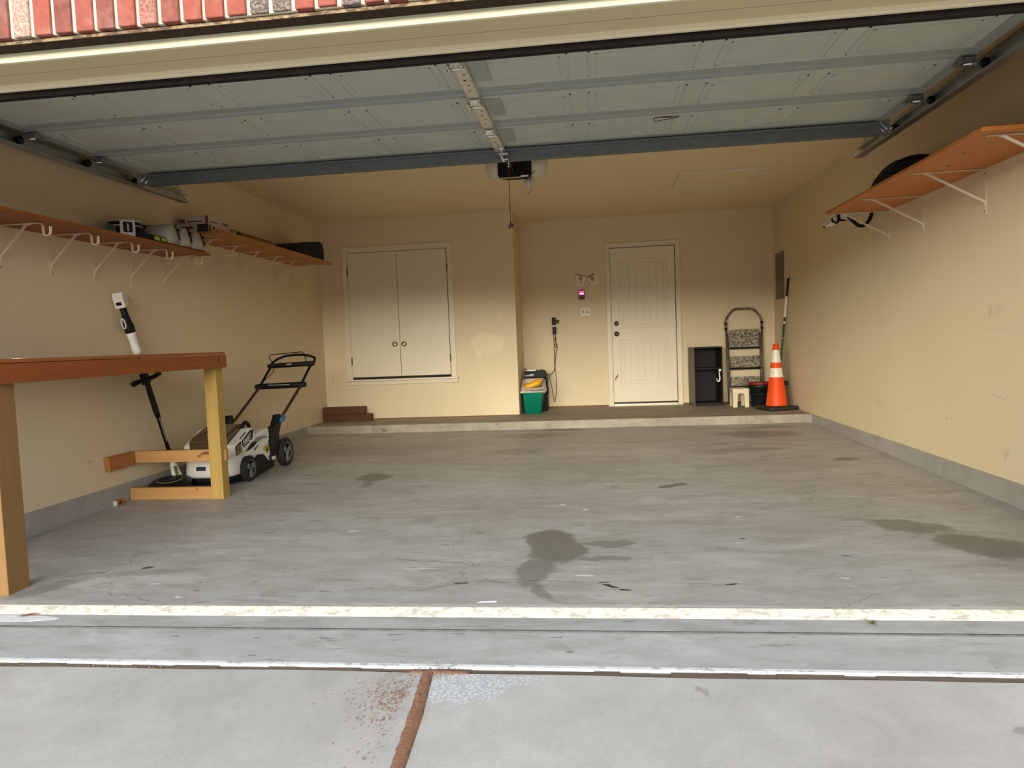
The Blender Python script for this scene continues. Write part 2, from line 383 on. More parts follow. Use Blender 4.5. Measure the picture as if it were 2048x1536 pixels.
m = MB().box(XR - .006, XR + .2, 0., YP, -.2, ZP); m.box(XR - .001, XR + .2, YP, Y2, -.2, ZP); struct('baseboard_right', m, M_curb, label='low grey concrete curb under the right wall', cat='curb', bevel=.004)
m = MB().box(XB + .0, 3.51, Y2 - .010, Y2, ZP, ZP + .022); m.box(4.46, XR, Y2 - .010, Y2, ZP, ZP + .02); m.box(.62, XB, Y1 - .006, Y1, ZP, ZP + .012)
struct('baseboard_back', m, M_woodgap, label='strip of raw sill wood showing under the back walls', cat='trim')

# ------------------------------------------------------------------ garage front: header layers, brick, side piers
OX0, OX1 = .265, 5.145
m = MB().box(OX0 - .05, OX1 + .05, -.024, .004, 2.101, 2.136); struct('trim_1', m, M_brownpaint, label='dark brown peeling stop strip under the garage header', cat='trim', bevel=.003)
m = MB().box(OX0 - .05, OX1 + .05, -.046, -.024, 2.124, 2.165); struct('trim_2', m, M_cream, label='cream jamb board behind the brown stop strip', cat='trim', bevel=.006)
m = MB()
m.box(OX0 - .05, OX1 + .05, -.122, -.046, 2.146, 2.18); m.box(OX0 - .05, OX1 + .05, -.232, -.131, 2.146, 2.18); m.box(OX0 - .05, OX1 + .05, -.14, -.115, 2.166, 2.18)
struct('trim_3', m, M_khaki, label='khaki soffit boards under the garage header', cat='trim', bevel=.002)
m = MB().box(OX0 - .3, OX1 + .3, -.25, -.232, 2.140, 2.20); struct('trim_4', m, M_cream, label='cream fascia strip along the garage header', cat='trim', bevel=.003)
m = MB().box(-.8, XR + .8, -.318, -.254, 2.170, 2.178); m.box(-.8, XR + .8, -.262, -.255, 2.178, 2.27)
m.box(-.8, XR + .8, -.322, -.318, 2.168, 2.179, 1); struct('trim_5', m, [M_lintel, M_lintel_edge], label='rusty brown steel lintel under the brick course', cat='trim')
m = MB(); m.box(-.8, XR + .8, -.335, -.27, 2.1835, 3.2, 5)
bx = 1.3245 - 26 * .08; k = 0; rng = random.Random(11); SEQ = [3, 0, 1, 0, 1, 0, 2, 1, 0, 0, 0, 5 - 1, 4, 0, 0, 4, 1, 0, 2, 0, 0, 1, 3, 0, 1]
while bx < XR + .8:
    w = .0645 + rng.uniform(-.0015, .0015); zz = 2.1825 + rng.uniform(-.001, .002); mi = SEQ[(k - 26) % len(SEQ)]
    yo = rng.uniform(-.002, .002)
    vs0 = len(m.f); m.box(bx, bx + w, -.345 + yo, -.30, zz, zz + .196, mi); bx += .0800; k += 1
for r in range(5):
    zz = 2.39 + r * .069; bx = -.9 - (r % 2) * .1
    while bx < XR + .8:
        m.box(bx, bx + .195, -.345, -.30, zz, zz + .0585, rng.choice([0, 0, 1, 2])); bx += .2055
struct('wall_front', m, M_bricks + [M_mortar], label='red brick soldier course over the garage opening', cat='wall', bevel=.0025, bseg=1)
# framed wall behind the brick: above the opening and the two side returns
m = MB().box(-.2, XR + .2, -.2, -.03, 2.19, H); m.box(-.2, OX0, -.25, -.02, -.2, 2.19); m.box(OX1, XR + .2, -.25, -.02, -.2, 2.19)
struct('wall_front_frame', m, M_ceil, label='painted inside of the wall around the garage opening', cat='wall')
m = MB().box(-.9, OX0 - .06, -.345, -.25, -.2, 2.165, 0); m.box(OX1 + .06, XR + .9, -.345, -.25, -.2, 2.165, 0)
struct('wall_front_piers', m, M_bricks[0], label='brick piers beside the garage opening', cat='wall')
m = MB().box(-1.2, XR + 1.2, -.75, Y2 + .4, 3.2, 3.35); struct('roof', m, M_khaki, label='unseen roof slab added over the garage to block sky light', cat='roof')  # out of view, added to keep sky light off the ceiling

# ------------------------------------------------------------------ threshold, apron, joint, driveway
m = MB().prism([(0.001, -.2), (0.001, 0.001), (-.006, -.001), (-.040, -.017), (-.048, -.022), (-.048, -.2)], -.3, XR + .3, axis=0, smooth=False)
struct('trim_6', m, M_cream_edge, label='cream paint splashed bevelled edge of the garage slab', cat='threshold')
m = MB().prism([(-.048, -.2), (-.048, -.0215), (-.158, -.0215), (-.166, -.027), (-.175, -.0265), (-.405, -.0385), (-.405, -.2)], -.3, XR + .3, axis=0)
struct('apron', m, M_apron, label='grey concrete apron strip in front of the garage slab', cat='apron')
m = MB().box(-.3, XR + .3, -.168, -.160, -.06, -.0212); struct('trim_7', m, M_dark_gap, label='dark drip groove across the apron', cat='groove')
m = MB().prism([(-.405, -.2), (-.405, -.0385), (-.420, -.0395), (-.428, -.045), (-.428, -.2)], -.3, XR + .3, axis=0)
struct('trim_8', m, M_white_edge, label='white paint splashed lip of the apron', cat='apron edge')
m = MB()
rng = random.Random(3); x = -.3
xs = []
while x < XR + .3: xs.append(x); x += rng.uniform(.05, .12)
xs.append(XR + .3)
def jy(x): return -.447 - .004 * math.sin(x * 2.1) - .003 * math.sin(x * 7 + 1)
up = [(x, -.429) for x in xs]; dn = [(x, jy(x) - .004 - rng.uniform(0, .005)) for x in xs]
for i in range(len(xs) - 1):
    h = -.0445 + rng.uniform(-.003, .0012); x0, x1 = xs[i], xs[i + 1] + .003
    m.add([(x0, -.4285, h), (x1, -.4285, h), (x1, dn[i + 1][1], h - .003), (x0, dn[i][1], h - .003), (x0, -.429, -.1), (x1, -.429, -.1), (x1, dn[i + 1][1], -.1), (x0, dn[i][1], -.1)],
          [(0, 1, 2, 3), (4, 7, 6, 5), (0, 4, 5, 1), (1, 5, 6, 2), (2, 6, 7, 3), (3, 7, 4, 0)])
struct('trim_9', m, M_jointwood, label='weathered wood expansion joint between apron and driveway', cat='joint')
JL = [(2.722, -.47), (2.742, -.70), (2.760, -.98), (2.79, -1.6), (2.9, -14.)]; JR = [(2.760, -.47), (2.785, -.70), (2.800, -.98), (2.83, -1.6), (2.94, -14.)]
DZ = lambda y: -.046 + (y + .46) * .02
def slab(name, pts, label):
    m = MB(); n = len(pts)
    vs = [(x, y, DZ(y)) for x, y in pts] + [(x, y, DZ(y) - .15) for x, y in pts]
    m.add(vs, [tuple(range(n)), tuple(range(2 * n - 1, n - 1, -1))] + [(i, (i + 1) % n, n + (i + 1) % n, n + i) for i in range(n)])
    struct(name, m, M_drive, label=label, cat='driveway')
edge = [(x, jy(x) - .008) for x in xs]
slab('driveway', [(-7., -14.)] + [(-7., jy(0) - .01)] + [p for p in edge if p[0] < 2.7] + [(2.72, -.457)] + JL, 'pale concrete driveway slab left of the sandy joint')
slab('driveway_slab', [(2.762, -.457)] + [p for p in edge if p[0] > 2.8] + [(12., -.457), (12., -14.)] + JR[::-1], 'pale concrete driveway slab right of the sandy joint')

# ------------------------------------------------------------------ shared materials
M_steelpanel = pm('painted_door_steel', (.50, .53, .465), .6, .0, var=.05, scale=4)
M_steelshade = pm('shaded_door_steel', (.33, .36, .325), .6, .0, var=.05)  # darker copy of the door steel; shading near the seams put into colour
M_galv = pm('galvanized_steel', (.42, .43, .41), .38, .85, var=.15, scale=30)
M_galvbright = pm('bright_zinc', (.75, .75, .73), .25, .95, var=.1)
M_galvdull = pm('dull_zinc', (.22, .215, .19), .5, .6, var=.2)
M_stile = pm('creamy_galvanized_stile', (.66, .60, .44), .5, .1, var=.08)
M_strut = pm('grey_strut_steel', (.12, .135, .135), .6, .1, var=.1)
M_black = pm('black_plastic', (.007, .007, .0075), .5, var=.2, spec=.22)
M_blackmatte = pm('matt_black_fabric', (.0085, .0085, .011), .9, var=.3, scale=60, bump=.3)
M_white = pm('white_plastic', (.74, .72, .66), .4, var=.03)
M_whitecool = pm('cool_white_plastic', (.80, .80, .78), .35, var=.03)
M_lens = pm('frosted_lens_plastic', (.66, .60, .48), .35, var=.03)
M_red = pm('red_plastic', (.30, .012, .02), .4)
M_darkred = pm('maroon_pull_handle', (.10, .008, .02), .5)
M_cord = pm('brown_cord', (.09, .035, .015), .7)
M_string = pm('red_pull_string', (.28, .09, .05), .8)

# ------------------------------------------------------------------ the raised overhead door
DZB = lambda y: 2.286 + .004 * y                       # underside height of the open door
DX0, DX1 = .268, 5.142
door = thing('garage_door', 'open overhead sectional garage door with pale steel panels hanging under the ceiling', 'garage door', (2.705, 1., 2.29))
bounds = [.008, .402, .922, 1.442, 1.972]
for k in range(4):
    y0, y1 = bounds[k] + .004, bounds[k + 1] - .004; m = MB(); z = DZB((y0 + y1) / 2)
    m.box(DX0, DX1, y0, y1, z + .014, z + .05)
    # long edge rails and end stiles turned down
    m.prism([(y0, z), (y0 + .020, z), (y0 + .024, z + .005), (y0 + .05, z + .006), (y0 + .054, z + .014), (y0, z + .014)], DX0, DX1, axis=0)
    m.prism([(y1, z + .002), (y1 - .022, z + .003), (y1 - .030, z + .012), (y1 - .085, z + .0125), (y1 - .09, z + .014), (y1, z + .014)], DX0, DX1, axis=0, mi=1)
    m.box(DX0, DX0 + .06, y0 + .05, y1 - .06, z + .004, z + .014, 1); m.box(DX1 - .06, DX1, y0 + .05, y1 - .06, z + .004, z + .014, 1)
    # embossed panels: thin pressed ridges
    npan = 8; w = (DX1 - DX0 - .16) / npan
    for i in range(npan):
        a = DX0 + .08 + i * w + .045; b = a + w - .09; c, d = y0 + .095, y1 - .125
        for (p, q, r, s_) in ((a, b, c, c + .008), (a, b, d - .008, d), (a, a + .008, c, d), (b - .008, b, c, d)): m.box(p, q, r, s_, z + .0100, z + .0145)
        e = .035
        for (p, q, r, s_) in ((a + e, b - e, c + e, c + e + .006), (a + e, b - e, d - e - .006, d - e), (a + e, a + e + .006, c + e, d - e), (b - e - .006, b - e, c + e, d - e)): m.box(p, q, r, s_, z + .0118, z + .0145)
    sec = part('section', m, [M_steelpanel, M_steelshade], door)
    if k:
        mm = MB(); cx = 2.764 ; zz = z
        mm.box(cx - .028, cx + .028, y0 + .03, y1 - .02, zz - .012, zz + .004)
        mm.box(cx - .031, cx - .027, y0 + .03, y1 - .02, zz - .012, zz + .012); mm.box(cx + .027, cx + .031, y0 + .03, y1 - .02, zz - .012, zz + .012)
        for j in range(5):
            yy = y0 + .10 + j * .07; mm.box(cx - .008 + (j % 2) * .01, cx + .004 + (j % 2) * .01, yy, yy + (.014 if j == 2 else .008), zz - .0128, zz - .0118, 1)
        part('centre_stile', mm, [M_stile, M_black], door, label='cream perforated centre stile')
        mm = MB().box(cx + .034, cx + .118, y0 + .055, y1 - .20, zz + .003, zz + .013)  # dark plate put in for the shadow beside the centre stile
        part('stile_shadow_plate', mm, M_steelshade, door, label='thin dark grey plate standing for the shadow side of the stile')
def hinge(x, y, z, roller=0):
    h = MB()
    h.box(x - .030, x + .030, y - .042, y + .036, z - .018, z - .013); h.box(x - .034, x - .029, y - .046, y + .03, z - .04, z - .012); h.box(x + .029, x + .034, y - .046, y + .03, z - .04, z - .012)
    h.tube([(x - .042, y + .022, z - .030), (x + .042, y + .022, z - .030)], .0075, 10)
    h.box(x - .022, x + .022, y - .03, y - .006, z - .026, z - .017)
    for bx, by in ((-.014, -.034), (.014, -.034), (-.01, .004), (.012, .004)): h.lathe([(0, 0), (.006, 0), (.006, .007), (0, .008)], 8) if False else h.box(x + bx - .005, x + bx + .005, y + by - .005, y + by + .005, z - .024, z - .017)
    o = part('hinge', h, M_galvdull if roller else M_galvbright, door)
    if roller:
        r = MB(); d = roller
        r.tube([(x - .01 * d, y - .01, z - .034), (x + .09 * d, y - .01, z - .034)], .006, 8); part('roller_stem', r, M_galvbright, o)
        r = MB().at((x + .088 * d, y - .01, z - .034)).lathe([(.004, -.012), (.021, -.012), (.023, -.008), (.018, 0), (.023, .008), (.021, .012), (.004, .012)], 16, axis=0); part('roller_wheel', r, M_black, o)
for y in (.415, .930, 1.450): hinge(2.764, y, DZB(y) - .010)
for y in (.925, 1.445):
    hinge(DX0 + .045, y, DZB(y) + .002, -1); hinge(DX1 - .045, y, DZB(y) + .002, 1)
for d, x in ((-1, DX0 + .03), (1, DX1 - .03)):          # top roller brackets
    h = MB(); y = 1.86; z = DZB(y)
    h.box(x - .035, x + .035, y, y + .09, z - .004, z + .004)
    for yy in (y + .012, y + .062): h.tube([(x - .012 * d, yy + .03, z - .004), (x + .028 * d, yy - .012, z - .070)], .005, 8)
    h.box(x + .022 * d - .006, x + .022 * d + .006, y - .01, y + .07, z - .085, z - .004)
    o = part('top_roller_bracket', h, M_galvbright, door)
    r = MB(); r.tube([(x + .02 * d, y + .03, z - .045), (x + .10 * d, y + .03, z - .045)], .006, 8); part('roller_stem', r, M_galvbright, o)
    r = MB().at((x + .075 * d, y + .03, z - .045)).lathe([(.004, -.012), (.021, -.012), (.023, -.008), (.018, 0), (.023, .008), (.021, .012), (.004, .012)], 16, axis=0); part('roller_wheel', r, M_black, o)
m = MB(); z = DZB(1.95)
m.prism([(1.905, z - .001), (1.912, z - .010), (1.925, z - .012), (1.933, z - .066), (1.985, z - .066), (1.992, z - .010), (2.005, z - .008), (2.005, z)], DX0 + .01, DX1 - .01, axis=0)
part('strut', m, M_strut, door, label='dark grey reinforcing strut')
m = MB(); x = 2.785
m.box(x - .02, x + .02, 1.78, 1.90, z - .03, z - .002); m.box(x - .006, x + .006, 1.80, 1.935, z - .075, z - .02); m.tube([(x - .035, 1.855, z - .045), (x + .035, 1.855, z - .045)], .008, 10); m.tube([(x - .02, 1.90, z - .068), (x + .035, 1.90, z - .068)], .006, 10)
part('opener_bracket', m, M_galvbright, door)
m = MB(); st = .010
pts = [(3.716, 1.545), (3.722, 1.53), (3.76, 1.522), (3.80, 1.518), (3.852, 1.512), (3.858, 1.522), (3.846, 1.535), (3.852, 1.546), (3.822, 1.556), (3.78, 1.572), (3.742, 1.584), (3.736, 1.60), (3.724, 1.585)]
zz = DZB(1.55) + .0135
m.prism(pts, zz - .0012, zz + .001)
s_ = part('maker_sticker', m, M_white, door, label='ribbon shaped maker sticker with dark outline')
rim = MB(); ring = [(x, y, zz - .0016) for x, y in pts]; rim.tube(ring, .0028, 6, closed=True); part('sticker_outline', rim, M_black, s_)
rim = MB().prism([(3.765, 1.531), (3.815, 1.523), (3.82, 1.545), (3.772, 1.560)], zz - .0018, zz - .0011); part('sticker_field', rim, M_red, s_)
ang = math.radians(-12)
text_part('OVERHEAD DOOR', .0135, M_black, door, frame((3.787, 1.543, zz - .0024), (-math.cos(ang), -math.sin(ang), 0), (0, 1, 0)) @ Matrix.Rotation(0, 4, 'Z'), 'sticker_lettering', .0004)

# ------------------------------------------------------------------ tracks
def track(name, x, d, label):
    t = thing(name, label, 'door track', (x, 1.3, 2.25), 0, 'garage door tracks')
    m = MB(); pts = []
    z0 = lambda y: DZB(y) - .045
    ya, yb = .335, 2.50
    def strip(off_x0, off_x1, h0, h1):
        vs = []
        for y in (ya, yb):
            for xx, hh in ((off_x0, h0), (off_x1, h0), (off_x1, h1), (off_x0, h1)): vs.append((x + xx * d, y, z0(y) + hh))
        m.add(vs, [(0, 1, 2, 3), (4, 7, 6, 5), (0, 4, 5, 1), (1, 5, 6, 2), (2, 6, 7, 3), (3, 7, 4, 0)])
    strip(.020, .023, -.030, .030); strip(-.022, .023, -.031, -.028); strip(-.010, .023, .028, .031); strip(-.024, -.021, -.031, -.018)
    # curved lower end that runs down to the jamb
    cz = z0(ya) - .30; cur = [(x + .012 * d, ya - .30 * math.sin(a), cz + .30 * math.cos(a)) for a in [PI / 2 * i / 8 for i in range(9)]]
    m.tube(cur + [(x + .012 * d, ya - .30, .10)], .02, flat=(.045, .03))
    part('rail', m, M_galv, t)
    m = MB(); zz = z0(1.5)
    vs = []
    for y in (ya + .3, yb + .0):
        for xx, hh in ((.023, .0), (.027, .0), (.027, .075), (.023, .075)): vs.append((x + xx * d, y, z0(y) + hh))
    m.add(vs, [(0, 1, 2, 3), (4, 7, 6, 5), (0, 4, 5, 1), (1, 5, 6, 2), (2, 6, 7, 3), (3, 7, 4, 0)]); part('reinforcing_angle', m, M_galv, t)
    m = MB(); z = z0(2.44)
    m.prism([(2.405, z - .03), (2.475, z - .03), (2.47, z + .09), (2.455, z + .14), (2.44, z + .14), (2.43, z + .07)], x + .028 * d, x + .032 * d, axis=0)
    m.box(x + .028 * d - .003, x + .028 * d + .003, 2.43, 2.468, z + .10, H - .004); m.box(x - .02, x + .05, 2.43, 2.468, H - .008, H - .003)
    for i in range(5): m.tube([(x + .02 * d, 2.449, z + .02 + i * .05), (x + .034 * d, 2.449, z + .02 + i * .05)], .005, 8)
    part('hanger_strap', m, M_galv, t, label='perforated hanger bolted up to the ceiling')
    m = MB(); m.tube([(x - .03, 2.478, z - .005), (x + .045, 2.478, z - .005)], .006, 8); part('end_bolt', m, M_galvbright, t)
track('door_track', .220, -1, 'galvanized garage door track along the left wall above the shelves')
track('door_track', 5.190, 1, 'galvanized garage door track along the right wall above the plywood shelf')

# ------------------------------------------------------------------ opener
op = thing('garage_door_opener', 'black and white garage door opener motor hanging from the ceiling', 'garage door opener', (2.72, 3.35, 2.55))
m = MB(); hp_ = [(2.583, 2.575), (2.583, 2.432), (2.600, 2.412), (2.66, 2.401), (2.76, 2.399), (2.835, 2.405), (2.862, 2.420), (2.865, 2.575)]
m.loft([[(u, y, v if v > 2.5 else v + dz) for u, v in hp_] for y, dz in ((3.2, 0), (3.26, .004), (3.36, .040), (3.50, .085))], smooth=False)
part('motor_housing', m, M_black, op, bevel=.004)
for d, (a, b) in ((-1, (2.468, 2.588)), (1, (2.860, 2.990))):
    m = MB(); rings = []
    for y, k, dz in ((3.205, .90, .004), (3.23, .97, 0), (3.28, 1., .004), (3.36, 1., .035), (3.46, .95, .08), (3.49, .82, .10)):
        if d < 0: o_ = [(b, 2.57), (b - (b - a) * k, 2.57), (a + (b - a) * (1 - k) + .004, 2.48), (a + (b - a) * (1 - k) + .02, 2.437), (b - .045, 2.417), (b, 2.412)]
        else: o_ = [(a, 2.57), (a + (b - a) * k, 2.57), (b - (b - a) * (1 - k) - .004, 2.48), (b - (b - a) * (1 - k) - .02, 2.437), (a + .045, 2.417), (a, 2.412)]
        rings.append([(u, y, min(2.57, v + (dz if v < 2.56 else 0))) for u, v in o_])
    m.loft(rings, smooth=True); part('lamp_lens', m, M_lens, op, label='translucent whitish side lens')
m = MB(); m.at((2.835, 3.30, 2.412)).lathe([(.0, -.075), (.02, -.074), (.038, -.062), (.045, -.04), (.042, -.012), (.03, .004)], 20); part('bulb_cover', m, M_lens, op, label='small frosted dome under the motor')
m = MB(); m.box(2.775, 2.838, 3.192, 3.199, 2.410, 2.424, 1); m.box(2.605, 2.775, 3.194, 3.199, 2.405, 2.414); part('front_label', m, [M_khaki, M_whitecool], op, label='tan and white label strip')
m = MB(); m.box(2.60, 2.62, 3.32, 3.36, 2.57, H); part('mounting_strap', m, M_galv, op); part('mounting_strap', MB().box(2.82, 2.84, 3.32, 3.36, 2.57, H), M_galv, op)
m = MB(); m.box(2.704, 2.736, -.01, 3.22, 2.475, 2.480); m.box(2.717, 2.723, -.01, 3.22, 2.44, 2.478); part('rail', m, M_black, op)
m = MB(); m.box(2.68, 2.76, 2.36, 2.52, 2.405, 2.442); part('trolley', m, M_black, op)
m = MB(); m.tube([(2.785, 1.93, DZB(1.93) - .055), (2.775, 2.02, 2.27), (2.75, 2.2, 2.36), (2.73, 2.38, 2.41)], .012, flat=(.028, .006)); part('door_arm', m, M_black, op)
m = MB(); m.tube([(2.755, 2.45, 2.405), (2.757, 2.45, 2.32)], .004, 8); m.lathe([(0, 0)], 3) if False else None
m.ball((2.757, 2.45, 2.318), (.009, .009, .009), 10); part('cord_clip', m, M_galvbright, op)
m = MB(); m.tube([(2.757, 2.45, 2.316), (2.757, 2.45, 2.02), (2.7565, 2.45, 1.92)], .0028, 6); m.ball((2.757, 2.45, 2.02), (.007, .007, .010), 8); m.tube([(2.757, 2.45, 2.02), (2.746, 2.448, 2.005)], .002, 6)
part('release_cord', m, M_string, op, label='thin red emergency release cord')
m = MB(); m.prism([(2.738, 1.882), (2.741, 1.868), (2.775, 1.88), (2.782, 1.890), (2.776, 1.903), (2.763, 1.908), (2.762, 1.925), (2.753, 1.925), (2.751, 1.908), (2.745, 1.899)], 2.443, 2.457, axis=1); part('release_handle', m, M_darkred, op, bevel=.003, label='maroon pull handle')
m = MB(); m.tube([(2.845, 3.21, 2.395), (2.858, 3.19, 2.36), (2.857, 3.185, 2.31), (2.846, 3.18, 2.275), (2.825, 3.18, 2.258)], .0024, 6); part('antenna_wire', m, M_cord, op)
m = MB(); m.tube([(2.862, 3.198, 2.425), (2.93, 3.215, 2.49), (2.99, 3.25, 2.55), (2.995, 3.3, 2.606)], .003, 6); part('sensor_wire', m, M_cord, op)

# ------------------------------------------------------------------ attic hatch in the ceiling
at_ = thing('attic_hatch', 'rectangular framed attic access panel in the beige ceiling', 'hatch', (4.63, 4.62, H))
m = MB(); x0, x1, y0, y1 = 4.215, 5.05, 4.275, 4.965
for a, b, c, d in ((x0, x1, y0, y0 + .055), (x0, x1, y1 - .055, y1), (x0, x0 + .055, y0 + .055, y1 - .055), (x1 - .055, x1, y0 + .055, y1 - .055)): m.box(a, b, c, d, H - .018, H)
part('casing', m, M_trimwhite, at_, bevel=.004)
m = MB().box(x0 + .058, x1 - .058, y0 + .058, y1 - .058, H - .006, H); part('panel', m, M_ceil, at_)

# ------------------------------------------------------------------ house door
M_seal = pm('dark_door_seal', (.03, .022, .016), .7)
M_nickel = pm('brushed_nickel', (.55, .50, .42), .28, .95, var=.05)
M_bronze = pm('aged_bronze', (.16, .12, .08), .35, .9, var=.1)
M_hinge = pm('painted_hinge', (.20, .15, .09), .5, .4)
M_chip = pm('bare_wood_chip', (.30, .13, .05), .8)
dr = thing('door_1', 'cream paneled house door with plank grooves in a white casing', 'door', (3.98, Y2, ZP)); dr['kind'] = 'structure'
DXL, DXR, DZ0, DZ1 = 3.592, 4.394, ZP + .052, 2.196
m = MB()
def casing(m, x0, x1, z0, z1, w, y, t=.02, bottom=False):
    for k, (a, b, c) in enumerate(((0, w, t * .55), (.012, w - .012, t), (w - .022, w - .004, t * 1.15))):
        m.box(x0 - w + (w - b) if False else x0 - b, x0 - a, y - c, y, z0, z1 + a)
        m.box(x1 + a, x1 + b, y - c, y, z0, z1 + a)
        m.box(x0 - b, x1 + b, y - c, y, z1 + a, z1 + b)
casing(m, DXL - .012, DXR + .012, ZP, DZ1 + .012, .062, Y2 - .001)
part('casing', m, M_trimwhite, dr, bevel=.002)
m = MB().box(DXL - .012, DXR + .012, Y2 - .006, Y2 - .002, ZP + .03, DZ1 + .012); part('weather_seal', m, M_seal, dr)
# slab: stiles and rails round two sunk panels, planks with grooves, arched top of the upper panel
y_f = Y2 - .022
def door_leaf():
    m = MB(); x0, x1, z0, z1 = DXL - .009, DXR + .002, DZ0, DZ1 + .003
    m.box(x0, x1, y_f + .010, Y2 - .0062, z0, z1)                   # core
    px0, px1 = x0 + .098, x1 - .096; lo0, lo1, up0 = z0 + .235, z0 + .81, z0 + .955; upS, upC = z1 - .205, z1 - .135
    m.box(x0, px0, y_f, y_f + .010, z0, z1); m.box(px1, x1, y_f, y_f + .010, z0, z1)
    m.box(px0, px1, y_f, y_f + .010, z0, lo0); m.box(px0, px1, y_f, y_f + .010, lo1, up0)
    n = 14; arc_ = [(px0 + (px1 - px0) * i / n, upS + (upC - upS) * math.sin(PI * i / n) ** .9) for i in range(n + 1)]
    for i in range(n):
        (a, za), (b, zb) = arc_[i], arc_[i + 1]; m.prism([(a, za), (b, zb), (b, z1), (a, z1)], y_f, y_f + .010, axis=1)
    for (a, b, top) in ((lo0, lo1, None), (up0, upS, arc_)):
        bw = .032
        # raised bead around the panel
        m.box(px0 + .010, px0 + .010 + bw, y_f + .001, y_f + .010, a + .010, b - (.010 if not top else 0)); m.box(px1 - .010 - bw, px1 - .010, y_f + .001, y_f + .010, a + .010, b - (.010 if not top else 0))
        m.box(px0 + .010 + bw, px1 - .010 - bw, y_f + .001, y_f + .010, a + .010, a + .010 + bw)
        if not top: m.box(px0 + .010 + bw, px1 - .010 - bw, y_f + .001, y_f + .010, b - .010 - bw, b - .010)
        else:
            for i in range(1, n - 1):
                (p, zp_), (q, zq) = arc_[i], arc_[i + 1]; m.prism([(p, zp_ - .012 - bw), (q, zq - .012 - bw), (q, zq - .012), (p, zp_ - .012)], y_f + .001, y_f + .010, axis=1)
        # planks
        ix0, ix1 = px0 + .010 + bw + .006, px1 - .010 - bw - .006; nP = 6; w = (ix1 - ix0) / nP
        for i in range(nP):
            zt = b - .010 - bw - .006 if not top else (upS + (upC - upS) * math.sin(PI * (ix0 + (i + .5) * w - px0) / (px1 - px0)) - .012 - bw - .02)
            m.box(ix0 + i * w + .004, ix0 + (i + 1) * w - .004, y_f + .0025, y_f + .010, a + .010 + bw + .006, zt)
    return m
leaf = part('door_panel', door_leaf(), M_doorwhite, dr, bevel=.0015, bseg=1)
m = MB(); m.prism([(DXL + .004, ZP + .335), (DXL + .02, ZP + .345), (DXL + .032, ZP + .37), (DXL + .052, ZP + .385), (DXL + .055, ZP + .42), (DXL + .045, ZP + .425), (DXL + .036, ZP + .40), (DXL + .018, ZP + .385), (DXL + .012, ZP + .36)], y_f - .0006, y_f + .001, axis=1)
part('paint_chip', m, M_chip, leaf, label='chipped paint showing brown wood')
m = MB(); m.box(DXL - .01, DXR + .01, Y2 - .055, Y2 - .001, ZP + .0, ZP + .016); part('sill', m, M_trimwhite, dr, bevel=.003)
m = MB(); m.box(DXL - .005, DXR + .005, Y2 - .045, Y2 - .003, ZP + .016, ZP + .032); part('threshold', m, M_nickel, dr)
m = MB(); m.box(DXL, DXR, y_f + .002, Y2 - .006, DZ0 - .018, DZ0); part('door_sweep', m, M_seal, dr)
def knob(parent, x, z, y, r, mat, name, bolt=False):
    m = MB().at((x, y, z), (PI / 2, 0, 0))
    if bolt: m.lathe([(0, 0), (r, 0), (r, .006), (r * .86, .014), (r * .62, .018), (r * .6, .022), (r * .2, .022), (0, .022)], 24)
    else: m.lathe([(0, 0), (r * 1.12, 0), (r * 1.12, .005), (r * .5, .012), (r * .42, .025), (r * .8, .033), (r, .045), (r * .93, .058), (r * .5, .066), (0, .067)], 24)
    return part(name, m, mat, parent)
kb = knob(dr, 3.640, 1.098, y_f, .030, M_bronze, 'door_knob'); db = knob(dr, 3.640, 1.234, y_f, .031, M_bronze, 'deadbolt', True)
m = MB().at((3.640, y_f - .066, 1.098), (PI / 2, 0, 0)).lathe([(0, 0), (.011, 0), (.010, .004), (0, .005)], 14); part('knob_lock', m, M_nickel, kb)
m = MB().at((3.640, y_f - .021, 1.234), (PI / 2, 0, 0)).lathe([(0, 0), (.013, 0), (.012, .004), (0, .005)], 14); part('keyhole', m, M_nickel, db)

# ------------------------------------------------------------------ double-door wall cupboard
M_cuprims = pm('cupboard_dark_gap', (.012, .010, .010), .8)
cu = thing('wall_cupboard', 'white double door cupboard with framed casing and sill set in the back wall', 'cupboard', (.98, Y1, .66))
CX0, CX1, CZ0, CZ1 = .360, 1.602, .672, 2.212
m = MB(); casing(m, CX0, CX1, .655, CZ1, .072, Y1 - .001); part('casing', m, M_trimwhite, cu, bevel=.002)
m = MB(); m.prism([(Y1 - .001, .655), (Y1 - .055, .655), (Y1 - .058, .635), (Y1 - .03, .628), (Y1 - .024, .585), (Y1 - .001, .582)], .272, 1.690, axis=0); part('sill', m, M_trimwhite, cu, bevel=.003)
m = MB().box(CX0, CX1, Y1 - .006, Y1 - .001, .655, CZ1); part('gap', m, M_cuprims, cu)
mid = .980
for nm, a, b, kx in (('left', CX0 + .005, mid - .0025, .921), ('right', mid + .0025, CX1 - .005, 1.038)):
    m = MB().box(a, b, Y1 - .022, Y1 - .006, CZ0 + .012, CZ1 - .006); d = part('door', m, M_doorwhite, cu, bevel=.0015)
    kn = MB().at((kx, Y1 - .022, 1.077), (PI / 2, 0, 0)).lathe([(0, 0), (.030, 0), (.030, .004), (.014, .010), (.012, .026), (.024, .034), (.030, .046), (.027, .058), (.014, .064), (0, .065)], 24)
    part('knob', kn, M_nickel, d)
    hx = a - .004 if nm == 'left' else b + .004
    for hz in (1.93, .84):
        hm = MB(); hm.box(hx - .008, hx + .008, Y1 - .026, Y1 - .015, hz, hz + .09); hm.tube([(hx, Y1 - .027, hz - .002), (hx, Y1 - .027, hz + .092)], .006, 8); part('hinge', hm, M_hinge, d)
